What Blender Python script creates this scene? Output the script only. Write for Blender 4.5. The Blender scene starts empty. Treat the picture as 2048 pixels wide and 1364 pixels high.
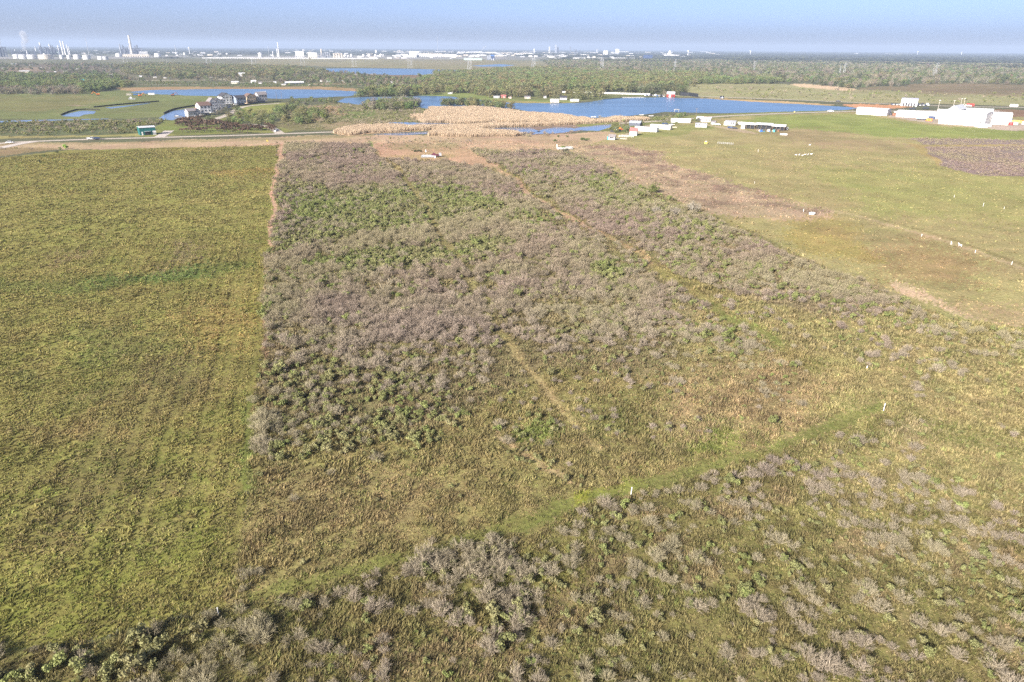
import bpy, bmesh, math
import numpy as np
from mathutils import Vector, Matrix
rad = math.radians
rng = np.random.default_rng(11)
S = bpy.context.scene
COL = S.collection

# ------------------------------------------------------------------ camera
H = 60.0                                   # drone height in metres
FPX = 1366.0                               # focal length in photograph pixels (24 mm on a 36 mm sensor)
PITCH, ROLL = rad(23.23), rad(0.388)
_F = np.array([0, math.cos(PITCH), -math.sin(PITCH)])
_U0 = np.array([0, math.sin(PITCH), math.cos(PITCH)])
_R0 = np.array([1.0, 0, 0])
_R = _R0 * math.cos(ROLL) + _U0 * math.sin(ROLL)
_U = _U0 * math.cos(ROLL) - _R0 * math.sin(ROLL)
cam_data = bpy.data.cameras.new('camera')
cam = bpy.data.objects.new('camera', cam_data)
COL.objects.link(cam)
cam_data.sensor_width = 36.0
cam_data.lens = 36.0 * FPX / 2048
cam_data.clip_start, cam_data.clip_end = 1.0, 90000.0
_m = Matrix(((_R[0], _U[0], -_F[0], 0), (_R[1], _U[1], -_F[1], 0), (_R[2], _U[2], -_F[2], H), (0, 0, 0, 1)))
cam.matrix_world = _m
S.camera = cam

# ------------------------------------------------------------------ world, sun, exposure
SUN_EL, SUN_AZ = 28.0, 39.0                # the shadows run to the right and away from the camera
w = bpy.data.worlds.new('World'); S.world = w; w.use_nodes = True
nt = w.node_tree; nt.nodes.clear()
sky = nt.nodes.new('ShaderNodeTexSky'); sky.sky_type = 'NISHITA'; sky.sun_disc = False
sky.sun_elevation = rad(SUN_EL); sky.sun_rotation = rad(180 + SUN_AZ)
sky.altitude = 60; sky.air_density = 0.24; sky.dust_density = 2.3; sky.ozone_density = 1.8
bgn = nt.nodes.new('ShaderNodeBackground'); bgn.inputs['Strength'].default_value = 0.15
won = nt.nodes.new('ShaderNodeOutputWorld')
nt.links.new(sky.outputs[0], bgn.inputs[0]); nt.links.new(bgn.outputs[0], won.inputs[0])
sl = bpy.data.lights.new('sun', 'SUN'); sl.energy = 4.2; sl.angle = rad(0.5); sl.color = (1.0, 0.93, 0.83)
so = bpy.data.objects.new('sun', sl); COL.objects.link(so)
_L = Vector((math.sin(rad(SUN_AZ)) * math.cos(rad(SUN_EL)), math.cos(rad(SUN_AZ)) * math.cos(rad(SUN_EL)), -math.sin(rad(SUN_EL))))
so.rotation_euler = _L.to_track_quat('-Z', 'Y').to_euler()
so.location = (-200, -200, 300)
S.view_settings.view_transform = 'Standard'; S.view_settings.look = 'None'
S.view_settings.exposure = 1.22; S.view_settings.gamma = 1.0
S.render.engine = 'CYCLES'
S.cycles.max_bounces = 4; S.cycles.diffuse_bounces = 2; S.cycles.glossy_bounces = 2
S.cycles.transmission_bounces = 2; S.cycles.volume_bounces = 0; S.cycles.transparent_max_bounces = 6
S.cycles.use_denoising = False
S.cycles.sample_clamp_indirect = 4.0; S.cycles.sample_clamp_direct = 6.0

# ------------------------------------------------------------------ from a spot in the photograph to the ground
_SKX = np.array([0, 150, 500, 850, 1100, 1400, 1750, 2048.0])
_SKY = np.array([95.5, 95.5, 97.3, 96.3, 97, 100.8, 106.7, 107.5])
def _fix(px, py):
    px = np.asarray(px, float); py = np.asarray(py, float)
    line = 99.6 + 0.00677 * (px - 1024)
    sk = np.interp(px, _SKX, _SKY)
    return py + (line - sk) * np.exp(-np.clip(py - sk, 0, None) / 160.0)
def ground(px, py):
    py = _fix(px, py)
    a = (np.asarray(px, float) - 1024) / FPX; b = (py - 682) / FPX
    d = _F[None] + a.reshape(-1, 1) * _R[None] - b.reshape(-1, 1) * _U[None]
    z = np.minimum(d[:, 2], -0.0022)
    t = H / -z
    return d[:, 0] * t, d[:, 1] * t
def G(px, py):
    x, y = ground(np.array([px]), np.array([py])); return float(x[0]), float(y[0])
def zc(x, y): return y * _F[1] - (0 - H) * math.sin(PITCH)          # depth along the view axis of a ground point
def mpp(px, py):                           # metres on the ground (across the view) per photograph pixel
    x, y = G(px, py); return zc(x, y) / FPX

# ------------------------------------------------------------------ noise
def _hash(ix, iy, s):
    h = (ix.astype(np.int64) * 374761393 + iy.astype(np.int64) * 668265263 + s * 1442695041) & 0x7fffffff
    h = ((h ^ (h >> 13)) * 1274126177) & 0x7fffffff
    h = (h ^ (h >> 16)) & 0xffff
    return h / 65535.0
def vnoise(x, y, s=0):
    ix = np.floor(x); iy = np.floor(y); fx = x - ix; fy = y - iy
    fx = fx * fx * (3 - 2 * fx); fy = fy * fy * (3 - 2 * fy)
    a = _hash(ix, iy, s); b = _hash(ix + 1, iy, s); c = _hash(ix, iy + 1, s); d = _hash(ix + 1, iy + 1, s)
    return (a * (1 - fx) + b * fx) * (1 - fy) + (c * (1 - fx) + d * fx) * fy      # 0..1
def rot(x, y, a): return x * math.cos(a) + y * math.sin(a), -x * math.sin(a) + y * math.cos(a)
def nz(x, y, lam, s=0):
    u, v = rot(x, y, 0.5 + 0.7 * s); return vnoise(u / lam + 31.7 * s, v / lam - 17.3 * s, s) * 2 - 1
def fbm(x, y, lam, s=0, n=3):
    t = 0; a = 1; A = 0
    for k in range(n):
        t = t + a * nz(x, y, lam / 2 ** k, s + 7 * k); A += a; a *= 0.6
    return t / A

# ------------------------------------------------------------------ colour helpers
ALB = 0.72
def lin(c):
    c = np.array(c, float) / 255.0
    return np.where(c <= 0.04045, c / 12.92, ((c + 0.055) / 1.055) ** 2.4)
def alb(*c):
    v = lin(c) * ALB; g = v @ np.array([.25, .6, .15]); return v * .9 + g * .1

# ------------------------------------------------------------------ ground sheet: a disc of rings and spokes, colours baked per vertex in world space
_fine = np.arange(-50, 50.001, 0.1)
_phi = np.concatenate([np.arange(-180, -50, 5.0), _fine, np.arange(55, 180, 5.0)])
_e = np.concatenate([[0.1375], np.geomspace(0.18, 0.5, 14), np.arange(0.54, 8, 0.042), np.arange(8, 54, 0.095), np.arange(55, 89, 3.0)])
PHI, EE = np.meshgrid(_phi, _e)
DD = H / np.tan(np.radians(EE))
GX = DD * np.sin(np.radians(PHI)); GY = DD * np.cos(np.radians(PHI))
def _octw(lam): return np.exp(-(np.log(lam / (0.045 * DD)) / 0.9) ** 2)
_wx = np.zeros_like(GX); _wy = np.zeros_like(GX); _sw = 0
for _i, _lam in enumerate((3, 9, 27, 81, 243, 729)):
    _o = _octw(_lam); _wx += _o * 0.35 * _lam * nz(GX, GY, _lam, 20 + _i); _wy += _o * 0.5 * _lam * nz(GX, GY, _lam, 40 + _i)
_jx = rng.normal(size=GX.shape); _jy = rng.normal(size=GX.shape)
def to_pe(x, y): return np.degrees(np.arctan2(x, y)), np.degrees(np.arctan2(H, np.hypot(x, y)))
def poly_world(pts, closed=True):
    pts = np.array(pts, float); out = []
    n = len(pts)
    for i in range(n if closed else n - 1):
        a, b = pts[i], pts[(i + 1) % n]
        for t in np.linspace(0, 1, 5)[:-1]: out.append(a + (b - a) * t)
    if not closed: out.append(pts[-1])
    out = np.array(out)
    return ground(out[:, 0], out[:, 1])
def inside(px, py, qx, qy):
    r = np.zeros(px.shape, bool); j = len(qx) - 1
    for i in range(len(qx)):
        if qy[i] != qy[j]:
            c = ((qy[i] > py) != (qy[j] > py)) & (px < (qx[j] - qx[i]) * (py - qy[i]) / (qy[j] - qy[i]) + qx[i])
            r ^= c
        j = i
    return r
def _box(p, e, pad):
    c0 = max(0, np.searchsorted(_phi, p.min() - pad) - 1); c1 = np.searchsorted(_phi, p.max() + pad) + 1
    r0 = max(0, np.searchsorted(_e, e.min() - pad) - 1); r1 = np.searchsorted(_e, e.max() + pad) + 1
    return slice(r0, r1), slice(c0, c1)
def region(pts, warp=1.0, jit=0.0):
    x, y = poly_world(pts); p, e = to_pe(x, y)
    sl_ = _box(p, e, 1.0 + 0.05 * jit)
    xx = GX[sl_] + warp * _wx[sl_]; yy = GY[sl_] + warp * _wy[sl_]
    pp, ee = to_pe(xx, yy)
    if jit: pp = pp + _jx[sl_] * jit * 0.042; ee = ee + _jy[sl_] * jit * 0.042 * np.minimum(1, ee / 25 + 0.12)
    return sl_, inside(pp, ee, p, e)
GC = np.zeros(GX.shape + (3,)); GC[:] = alb(112, 113, 84)
GT = np.ones(GX.shape)                     # how much loose grass grows there
def paint(c, pts, warp=1.0, jit=0.0, mix=1.0, grass=None, noise=None):
    s_, m = region(pts, warp, jit)
    k = m * mix
    if noise is not None:
        lam, thr, sd = noise
        k = k * np.clip((fbm(GX[s_], GY[s_], lam, sd) - thr) * 6 + 0.5, 0, 1)
    k = k[..., None]
    GC[s_] = GC[s_] * (1 - k) + alb(*c) * k
    if grass is not None: GT[s_] = np.where(m, grass, GT[s_])
def path(c, pts, wpx, warp=0.3, jit=0.0, mix=1.0, grass=None):
    """a strip along a line: width in photograph pixels at each end"""
    pts = np.array(pts, float); n = len(pts)
    ww = np.interp(np.arange(n), [0, n - 1], wpx) if not np.isscalar(wpx) else np.full(n, wpx)
    L, R_ = [], []
    for i in range(n):
        d = pts[min(i + 1, n - 1)] - pts[max(i - 1, 0)]; d /= np.hypot(*d); nn = np.array([-d[1], d[0]])
        L.append(pts[i] + nn * ww[i] / 2); R_.append(pts[i] - nn * ww[i] / 2)
    paint(c, L + R_[::-1], warp, jit, mix, grass)
HAZE = 9e-5
# ---- what the ground looks like, from far to near
paint((118,122,88), [(-400,112),(2450,118),(2450,140),(-400,130)], 1, 1)
paint((128,126,92), [(-400,119),(300,118),(560,116),(560,134),(300,129),(-400,130)], 1, 1, grass=0)            # far marsh
paint((152,144,104), [(500,117),(800,116),(990,118),(1090,120),(1100,134),(960,140),(820,135),(500,131)], 1, 1, grass=0)
paint((150,136,112), [(930,135),(1100,130),(1120,137),(960,146)], 1, 1, mix=.8)
paint((172,168,160), [(-400,110),(230,112),(520,112),(760,110),(980,112),(1000,116),(760,117),(500,117),(300,118),(200,120),(-400,119)], 1, 1, mix=.8)   # yards of the works
paint((165,160,150), [(800,104),(1420,105),(1420,116),(1000,117),(800,112)], 1, 2, mix=.55)
paint((124,118,90), [(-400,130),(300,129),(560,134),(640,142),(720,150),(850,160),(830,178),(700,176),(600,166),(-400,166)], 1, 1)
paint((128,114,98), [(70,132),(250,130),(300,138),(180,150),(60,146)], 1, 3, mix=.8)
paint((165,142,118), [(-400,143),(70,137),(90,140),(30,148),(-400,150)], 1, 1, mix=.8)
paint((150,120,95), [(640,145),(830,146),(880,150),(760,160),(690,156)], 1, 2, mix=.7)
paint((138,134,92), [(500,157),(545,155),(545,159),(470,161)], .5, 1)
path((168,160,130), [(0,163),(200,162),(390,161),(470,159)], 1.6, .2)
paint((112,116,80), [(240,163),(620,164),(740,172),(720,178),(640,177),(262,175)], 1, 1)
path((168,150,115), [(620,168),(700,168),(790,170),(880,168)], 2.2, .3)
paint((140,148,82), [(720,167),(790,164),(790,171),(730,171)], .5, 1)
paint((176,146,104), [(230,176),(640,173),(720,176),(716,181),(262,184)], .6, .5)
paint((128,132,78), [(700,180),(735,184),(900,190),(1000,197),(1170,200),(1240,194),(1345,190),(1345,186),(1200,184),(1000,184),(830,183)], .5, .5)
paint((138,150,78), [(830,186),(930,183),(1010,196),(1170,201),(1150,205),(1000,203),(920,193),(850,190)], .5, .5)
paint((178,160,96), [(990,199),(1100,203),(1170,204),(1100,206),(1010,204)], .4, .3, mix=.8)
paint((168,162,112), [(1365,168),(1420,165),(1560,168),(1700,178),(1800,185),(2450,198),(2450,219),(1700,206),(1500,197),(1345,191)], .6, .6, grass=0)
paint((152,132,98), [(1860,166),(2450,176),(2450,198),(1900,192),(1800,185),(1720,180)], 1, 3, mix=.75)
paint((222,192,152), [(1585,169),(1605,168),(1660,172),(1715,178),(1708,182),(1650,178),(1610,174)], .4, .3)
paint((128,134,80), [(-400,196),(130,190),(250,181),(330,190),(440,192),(455,200),(420,214),(372,224),(345,222),(318,236),(-400,243)], .8, .6, grass=0)
paint((142,132,82), [(-400,198),(180,192),(240,200),(120,222),(-400,226)], 1, 6, mix=.55)
paint((170,150,120), [(150,210),(196,214),(140,213)], .4, .5)
paint((112,118,80), [(-400,246),(150,241),(320,240),(300,264),(282,268),(-400,277)], .7, .6, grass=0)
paint((168,158,96), [(-400,277),(200,271),(284,267),(284,273),(-400,285)], .2, .3, grass=0)
paint((150,150,82), [(282,267),(350,255),(480,250),(600,258),(570,266),(350,271),(284,273)], .4, .4, grass=0)
paint((132,140,72), [(318,240),(345,240),(440,236),(520,254),(560,262),(350,270),(315,256)], .4, .4, grass=0)
paint((152,154,78), [(478,214),(520,208),(575,206),(570,222),(540,228),(480,232)], .4, .4, grass=0)
paint((138,132,88), [(560,214),(690,204),(860,214),(885,238),(740,256),(640,264),(565,262)], .8, .6, grass=0)
paint((188,150,112), [(625,210),(680,210),(700,222),(690,232),(655,228),(640,216)], .6, 1, mix=.8)
paint((182,150,112), [(610,238),(650,235),(650,240),(612,244)], .5, .6, mix=.8)
paint((128,138,76), [(690,222),(750,219),(745,236),(690,236)], .6, .6)
paint((168,146,112), [(640,250),(700,243),(870,232),(880,238),(760,246),(660,258)], .6, 2, mix=.6)
REED = (216,180,132)
paint(REED, [(820,234),(850,229),(872,217),(960,215),(1050,223),(1130,233),(1190,240),(1180,244),(1060,244),(930,246),(860,243),(850,238)], .4, .4, grass=0)
paint(REED, [(664,268),(690,262),(740,255),(800,254),(900,254),(1000,249),(1100,247),(1180,243),(1240,237),(1300,238),(1200,246),(1080,251),(1000,254),(880,260),(745,266),(700,272)], .3, .3, grass=0)
paint(REED, [(868,272),(872,259),(960,256),(965,262),(1030,264),(1048,272),(960,274)], .4, .4, grass=0)
paint((150,128,112), [(1000,256),(1180,246),(1175,258),(1100,272),(1050,272),(1030,265)], .6, .6, grass=0)
paint((140,142,82), [(1130,243),(1200,240),(1330,232),(1420,228),(1700,220),(1720,224),(1450,236),(1300,252),(1230,262),(1180,262)], .4, .5, grass=0)
# --- the right hand pastures
paint((172,160,104), [(1160,276),(1240,262),(1310,250),(1400,240),(1560,230),(1720,224),(2450,240),(2450,700),(1900,640),(1620,524),(1480,466),(1330,396),(1140,304)], .4, .6, grass=.15)
paint((150,160,78), [(1470,242),(1560,232),(1720,228),(1780,240),(1900,255),(2450,258),(2450,279),(1860,277),(1760,272),(1600,258),(1500,252)], .6, 2, mix=.85)
paint((148,152,80), [(1230,262),(1330,250),(1420,244),(1420,256),(1360,268),(1260,275)], .6, 2, mix=.7)
paint((168,136,112), [(1520,255),(1600,255),(1790,285),(1740,300),(1620,290)], 1.2, 10, mix=.35)
paint((158,160,84), [(1600,330),(1900,330),(2450,390),(2450,470),(1800,440)], 1.2, 14, mix=.5)
paint((160,120,84), [(1690,500),(1830,480),(1920,500),(2000,540),(1980,575),(1850,560),(1740,545)], 1.3, 14, mix=.42)
paint((172,152,72), [(1560,430),(1680,440),(1740,480),(1700,520),(1600,500)], 1.2, 10, mix=.5)
paint((150,130,92), [(1480,420),(1700,425),(1830,470),(1780,490),(1600,450)], 1.2, 8, mix=.3)
paint((206,172,138), [(1640,424),(1680,430),(1660,438),(1560,446),(1540,440)], .8, 4, mix=.6)
path((190,168,126), [(1540,392),(1700,428),(1850,470),(1950,502),(2048,538),(2120,562)], (3,7), .2, .8, .75)
path((120,110,64), [(1700,424),(1850,462),(1950,495),(2048,530)], (2,5), .2, .8, .5)
paint((214,184,148), [(1785,568),(1835,574),(1870,590),(1905,610),(1960,640),(2450,672),(2450,680),(1950,650),(1890,624),(1840,596),(1800,580)], 1.0, 2.5, mix=.9, grass=.15)
paint((190,160,124), [(1900,612),(2450,640),(2450,690),(1960,660)], 1.2, 8, mix=.5)
paint((188,163,132), [(1130,304),(1190,288),(1262,288),(1330,312),(1450,362),(1560,398),(1690,430),(1560,440),(1450,432),(1390,418),(1320,385),(1240,345)], .9, 5, mix=.82, grass=.35)
paint((140,112,98), [(1170,292),(1262,290),(1330,314),(1480,372),(1680,428),(1640,432),(1440,372),(1310,322),(1240,305)], 1.3, 5, mix=.6, noise=(9,-.1,3))
paint((132,108,92), [(1130,304),(1300,300),(1500,400),(1420,420),(1300,360)], 1.3, 5, mix=.55, noise=(8,.15,5))
paint((156,136,126), [(1812,276),(1900,278),(2450,282),(2450,291),(1840,290)], .4, .8, grass=.3)
paint((176,156,98), [(1806,284),(1835,289),(2450,291),(2450,294),(1845,293),(1890,332),(1880,334)], .2, .6)
paint((156,136,126), [(1838,293),(2450,294),(2450,364),(1960,352),(1884,330)], .3, .8, grass=.3)
paint((196,176,156), [(1770,234),(1790,226),(1860,224),(2040,240),(2450,252),(2015,262),(1880,249)], .3, .4, grass=0)
paint((218,160,112), [(1690,211),(1720,209),(1800,212),(1830,215),(1780,219),(1720,217)], .3, .4, grass=0)
paint((150,120,92), [(1940,220),(2450,224),(2450,240),(1990,234)], .6, .6, grass=0)
paint((205,172,118), [(1335,193),(1440,196),(1560,202),(1690,212),(1640,212),(1500,204),(1345,195)], .3, .4, grass=0)
paint((196,178,150), [(1235,270),(1290,250),(1310,247),(1330,256),(1300,256),(1250,274)], .3, .5, mix=.8)
paint((206,182,150), [(1390,246),(1470,256),(1500,262),(1520,268),(1480,264),(1420,252)], .3, .5, mix=.8)
# --- the verge between road and fields
paint((196,168,132), [(-400,290),(200,285),(350,281),(560,275),(740,270),(1000,271),(1220,262),(1240,272),(1180,290),(1120,302),(940,302),(760,300),(560,292),(300,298),(130,300),(-400,300)], .5, .8, grass=.5)
paint((150,140,92), [(-400,290),(200,285),(560,276),(740,270),(740,273),(560,280),(200,289),(-400,294)], .5, 1, mix=.6)
paint((200,162,126), [(745,298),(940,294),(1000,330),(990,340),(930,336),(860,322),(800,318)], .5, 1, mix=.9, grass=.12)
paint((158,138,98), [(-400,294),(135,297),(-400,362)], .3, .8, grass=.6)
paint((182,162,112), [(770,312),(880,304),(920,310),(880,318),(800,320)], .6, 2, mix=.7)
# --- near land
paint((152,143,84), [(440,1260),(470,1150),(490,1000),(505,830),(525,640),(540,430),(556,290),(940,300),(1120,302),(1330,390),(1480,450),(1620,520),(1900,640),(2450,690),(2450,940),(1760,880),(1400,990),(1180,1060),(850,1160),(500,1250)], .3, .5)
paint((164,154,98), [(1340,640),(1560,560),(1800,590),(1960,650),(2450,690),(2450,860),(1760,820),(1500,880),(1300,900)], 1.0, 14, mix=.75)
paint((172,146,108), [(560,930),(800,940),(980,980),(960,1010),(760,1060),(560,1080),(500,1100)], 1.2, 16, mix=.25)
paint((176,146,110), [(1280,760),(1500,700),(1640,740),(1620,840),(1380,880)], 1.2, 16, mix=.35)
paint((140,128,98), [(560,292),(735,288),(760,310),(870,322),(980,340),(1190,460),(1300,530),(1420,620),(1300,760),(1100,740),(1000,800),(850,860),(560,840),(515,800),(540,420)], .6, 6, mix=.45)
paint((138,124,100), [(950,296),(1120,304),(1330,390),(1480,455),(1620,522),(1830,596),(1700,640),(1500,600),(1300,520),(1150,430),(1000,340)], .6, 4, mix=.5)
paint((118,126,66), [(560,360),(760,370),(900,365),(1060,420),(900,450),(740,470),(550,505),(545,460)], 1.2, 18, mix=.5)
paint((122,132,64), [(620,520),(760,490),(900,482),(1000,468),(1010,500),(930,520),(820,535),(680,545)], 1, 8, mix=.7)
paint((128,140,66), [(1180,535),(1230,530),(1270,560),(1250,580),(1190,570)], 1, 8, mix=.7)
paint((126,128,70), [(1120,335),(1200,340),(1330,390),(1460,440),(1440,470),(1300,450),(1180,400)], 1.2, 14, mix=.5)
paint((198,162,126), [(700,282),(745,288),(760,286),(940,292),(1000,332),(962,338),(930,339),(880,323),(800,318),(765,312),(740,298)], .5, 1.2, mix=.92, grass=.12)
paint((172,156,100), [(770,312),(880,305),(920,310),(880,318),(800,320)], .6, 2, mix=.6)
paint((146,140,92), [(775,288),(900,284),(930,296),(790,300)], .8, 3, mix=.5)
# tracks and strips
path((206,168,136), [(567,288),(558,330),(550,380),(545,420),(540,460),(536,500)], (12,17), .08, 1.5, 1, grass=.3)
path((184,152,118), [(536,490),(532,560),(528,620),(520,740)], (8,6), .6, 2.5, .75)
path((150,158,88), [(736,284),(742,300)], (12,14), .2, .5)
path((176,158,104), [(745,300),(770,322),(806,350)], (10,8), .4, 1, .8)
path((160,150,94), [(806,350),(850,420),(890,480),(925,535),(970,610),(1010,680)], (8,20), .5, 2, .85)
path((178,162,106), [(1010,680),(1070,745),(1110,800),(1160,860),(1200,905)], (16,18), .5, 2.5, .9)
path((186,164,116), [(985,860),(1040,900),(1100,945),(1160,975)], (10,10), .5, 2, .9)
path((188,158,122), [(940,300),(985,335),(1060,388),(1130,428),(1192,459)], (9,7), .4, 1, .95, grass=.4)
path((186,156,116), [(1205,466),(1250,495),(1306,530)], (6,9), .5, 2, .7)
path((150,140,80), [(1306,530),(1380,580),(1460,636),(1570,700),(1640,745)], (12,34), .6, 3, .8)
path((124,134,62), [(1400,600),(1470,640),(1560,690)], (8,22), .6, 4, .7)
path((128,132,62), [(500,1200),(600,1172),(740,1135),(850,1105),(1000,1062),(1180,1002)], (30,30), .5, 4, .8, grass=.7)
path((152,156,50), [(1150,1004),(1230,985),(1290,968)], (26,18), .6, 4, .9)
path((128,134,64), [(1180,1002),(1300,970),(1420,930),(1560,888),(1660,850),(1760,806)], (26,24), .6, 4, .75, grass=.7)
paint((128,146,58), [(1040,850),(1110,845),(1135,880),(1060,902)], 1.2, 8, mix=.85)
paint((128,146,58), [(700,625),(760,622),(770,645),(715,650)], 1.2, 8, mix=.8)
paint((140,150,62), [(1370,880),(1440,865),(1460,890),(1390,905)], 1.2, 8, mix=.7)
paint((130,138,66), [(1170,850),(1240,830),(1270,880),(1200,890)], 1.2, 8, mix=.5)
# --- left hand hay field
paint((148,143,73), [(-400,362),(135,301),(300,297),(556,292),(552,335),(540,430),(526,640),(505,830),(490,1000),(470,1150),(450,1225),(150,1285),(-400,1335),(-300,1420),(-300,420)], .25, .5)
paint((118,128,58), [(-100,560),(-400,590),(150,585),(420,553),(520,528),(500,520),(300,540),(150,562),(-400,570)], .8, 4, mix=.7)
paint((112,124,58), [(-50,700),(150,640),(330,600),(400,680),(300,800),(100,860)], 1.6, 30, mix=.45, noise=(12,.05,17))
paint((146,124,84), [(-80,880),(200,760),(420,700),(460,900),(300,1050),(0,1150)], 1.6, 30, mix=.3, noise=(10,.1,18))
paint((132,142,54), [(-80,1040),(220,960),(420,900),(430,1160),(150,1270),(-80,1330)], 1.6, 30, mix=.5, noise=(8,.08,19))
paint((104,134,62), [(160,572),(300,556),(430,545),(400,532),(250,550)], .8, 5, mix=.6)
paint((150,128,96), [(60,520),(130,500),(140,530),(70,545)], 1.2, 10, mix=.5)
paint((152,134,104), [(340,500),(395,475),(400,515),(330,535)], 1.2, 10, mix=.5)
paint((128,118,78), [(260,690),(430,720),(380,800),(250,790)], 1.5, 24, mix=.4)
paint((120,108,74), [(40,960),(260,900),(330,980),(150,1040)], 1.5, 26, mix=.4)
paint((148,132,92), [(200,1080),(330,1050),(360,1090),(240,1120)], 1.5, 18, mix=.3)
paint((140,140,56), [(-400,1150),(200,1100),(400,1050),(420,1180),(150,1270),(-400,1320)], 1.5, 26, mix=.35)
paint((172,142,76), [(420,345),(550,335),(546,352),(430,356)], .6, 5, mix=.5)
paint((174,142,82), [(380,620),(520,600),(500,680),(400,690)], 1.2, 18, mix=.4)
path((128,140,64), [(508,800),(498,930),(488,1000)], (22,30), .6, 4, .7)
path((150,142,66), [(500,640),(520,560),(530,470)], (14,10), .6, 3, .6)
# --- foreground rough pasture
paint((138,132,74), [(-300,1425),(-400,1335),(150,1287),(450,1230),(600,1190),(850,1120),(1180,1020),(1400,955),(1560,905),(1760,835),(2450,880),(2400,900),(2400,1700),(-300,1700)], .3, 1)
paint((166,144,108), [(1150,1060),(1600,960),(2450,1000),(2450,1364),(1250,1364)], 1.2, 26, mix=.4, noise=(7,.15,9))
paint((164,142,106), [(420,1230),(900,1120),(1200,1200),(1100,1364),(500,1364)], 1.2, 26, mix=.4, noise=(6,.15,12))
paint((176,164,108), [(1560,930),(1800,850),(2450,880),(2450,1050),(1700,1000)], 1.2, 26, mix=.5)
paint((140,142,58), [(960,1150),(1160,1080),(1200,1160),(1050,1230)], 1.2, 20, mix=.5)
paint((206,186,142), [(1790,842),(1840,836),(1870,862),(1830,884),(1790,872)], 1.5, 10, mix=.5)  # bright hot spot opposite the sun, put into the ground colour
# ---- unevenness: patches of greener, browner, darker growth at every size that can be told apart
_t = np.zeros(GX.shape); _h = np.zeros(GX.shape)
for _i, _lam in enumerate((0.8, 2, 5, 13, 34, 90, 240, 640)):
    _o = np.exp(-(np.log(_lam / (0.02 * DD)) / 1.3) ** 2)
    _t += _o * nz(GX, GY, _lam, 60 + _i); _h += _o * nz(GX, GY, _lam, 80 + _i)
GC *= (1 + 0.13 * _t)[..., None]
GC[..., 0] *= 1 + 0.05 * _h; GC[..., 2] *= 1 + 0.06 * _h
# mowing lines of the hay field run along its long side
_s, _m2 = region([(-400,362),(135,301),(556,292),(540,430),(526,640),(505,830),(470,1150),(150,1285),(-400,1335),(-300,1420),(-300,420)], 0)
_xa, _ya = G(556, 292); _xb, _yb = G(470, 1150); _sl = (_xa - _xb) / (_ya - _yb)
HMASK = np.zeros(GX.shape); HMASK[_s] = _m2
def rows(x, y):
    u = x - y * _sl + .5 * nz(x, y, 25, 5)
    return (np.sin(u * 2 * math.pi / 2.7) * .6 + np.sin(u * 2 * math.pi / 6.1 + 1) * .4) * np.clip(.55 + .8 * nz(x, y, 45, 6), 0.1, 1)
GC[_s] *= (1 + 0.15 * rows(GX[_s], GY[_s]) * _m2)[..., None]
GC = np.clip(GC * 0.90, 0.008, 0.8)

def look(x, y, arr):
    p, e = to_pe(x, y)
    c = np.clip(np.searchsorted(_phi, p), 0, len(_phi) - 1); r = np.clip(np.searchsorted(_e, e), 0, len(_e) - 1)
    return arr[r, c]

# ------------------------------------------------------------------ materials
MATS = {}
def mat(name, color=(.5, .5, .5), rough=.8, metal=0.0, spec=.3, noise=0.0, nscale=1.0, bump=0.0):
    if name in MATS: return MATS[name]
    m = bpy.data.materials.new(name); m.use_nodes = True; t = m.node_tree
    b = t.nodes['Principled BSDF']
    b.inputs['Base Color'].default_value = (*color, 1); b.inputs['Roughness'].default_value = rough
    b.inputs['Metallic'].default_value = metal; b.inputs['Specular IOR Level'].default_value = spec
    if noise or bump:
        tc = t.nodes.new('ShaderNodeTexCoord'); n = t.nodes.new('ShaderNodeTexNoise')
        n.inputs['Scale'].default_value = nscale; n.inputs['Detail'].default_value = 5
        t.links.new(tc.outputs['Object'], n.inputs['Vector'])
    if noise:
        r = t.nodes.new('ShaderNodeMapRange'); r.inputs[1].default_value = .25; r.inputs[2].default_value = .75
        r.inputs[3].default_value = 1 - noise; r.inputs[4].default_value = 1 + noise * .5
        mx = t.nodes.new('ShaderNodeMix'); mx.data_type = 'RGBA'; mx.blend_type = 'MULTIPLY'; mx.inputs[0].default_value = 1
        mx.inputs[6].default_value = (*color, 1)
        t.links.new(n.outputs[0], r.inputs[0]); t.links.new(r.outputs[0], mx.inputs[7]); t.links.new(mx.outputs[2], b.inputs['Base Color'])
    if bump:
        bp = t.nodes.new('ShaderNodeBump'); bp.inputs['Strength'].default_value = bump
        t.links.new(n.outputs[0], bp.inputs['Height']); t.links.new(bp.outputs[0], b.inputs['Normal'])
    MATS[name] = m; return m

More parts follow.
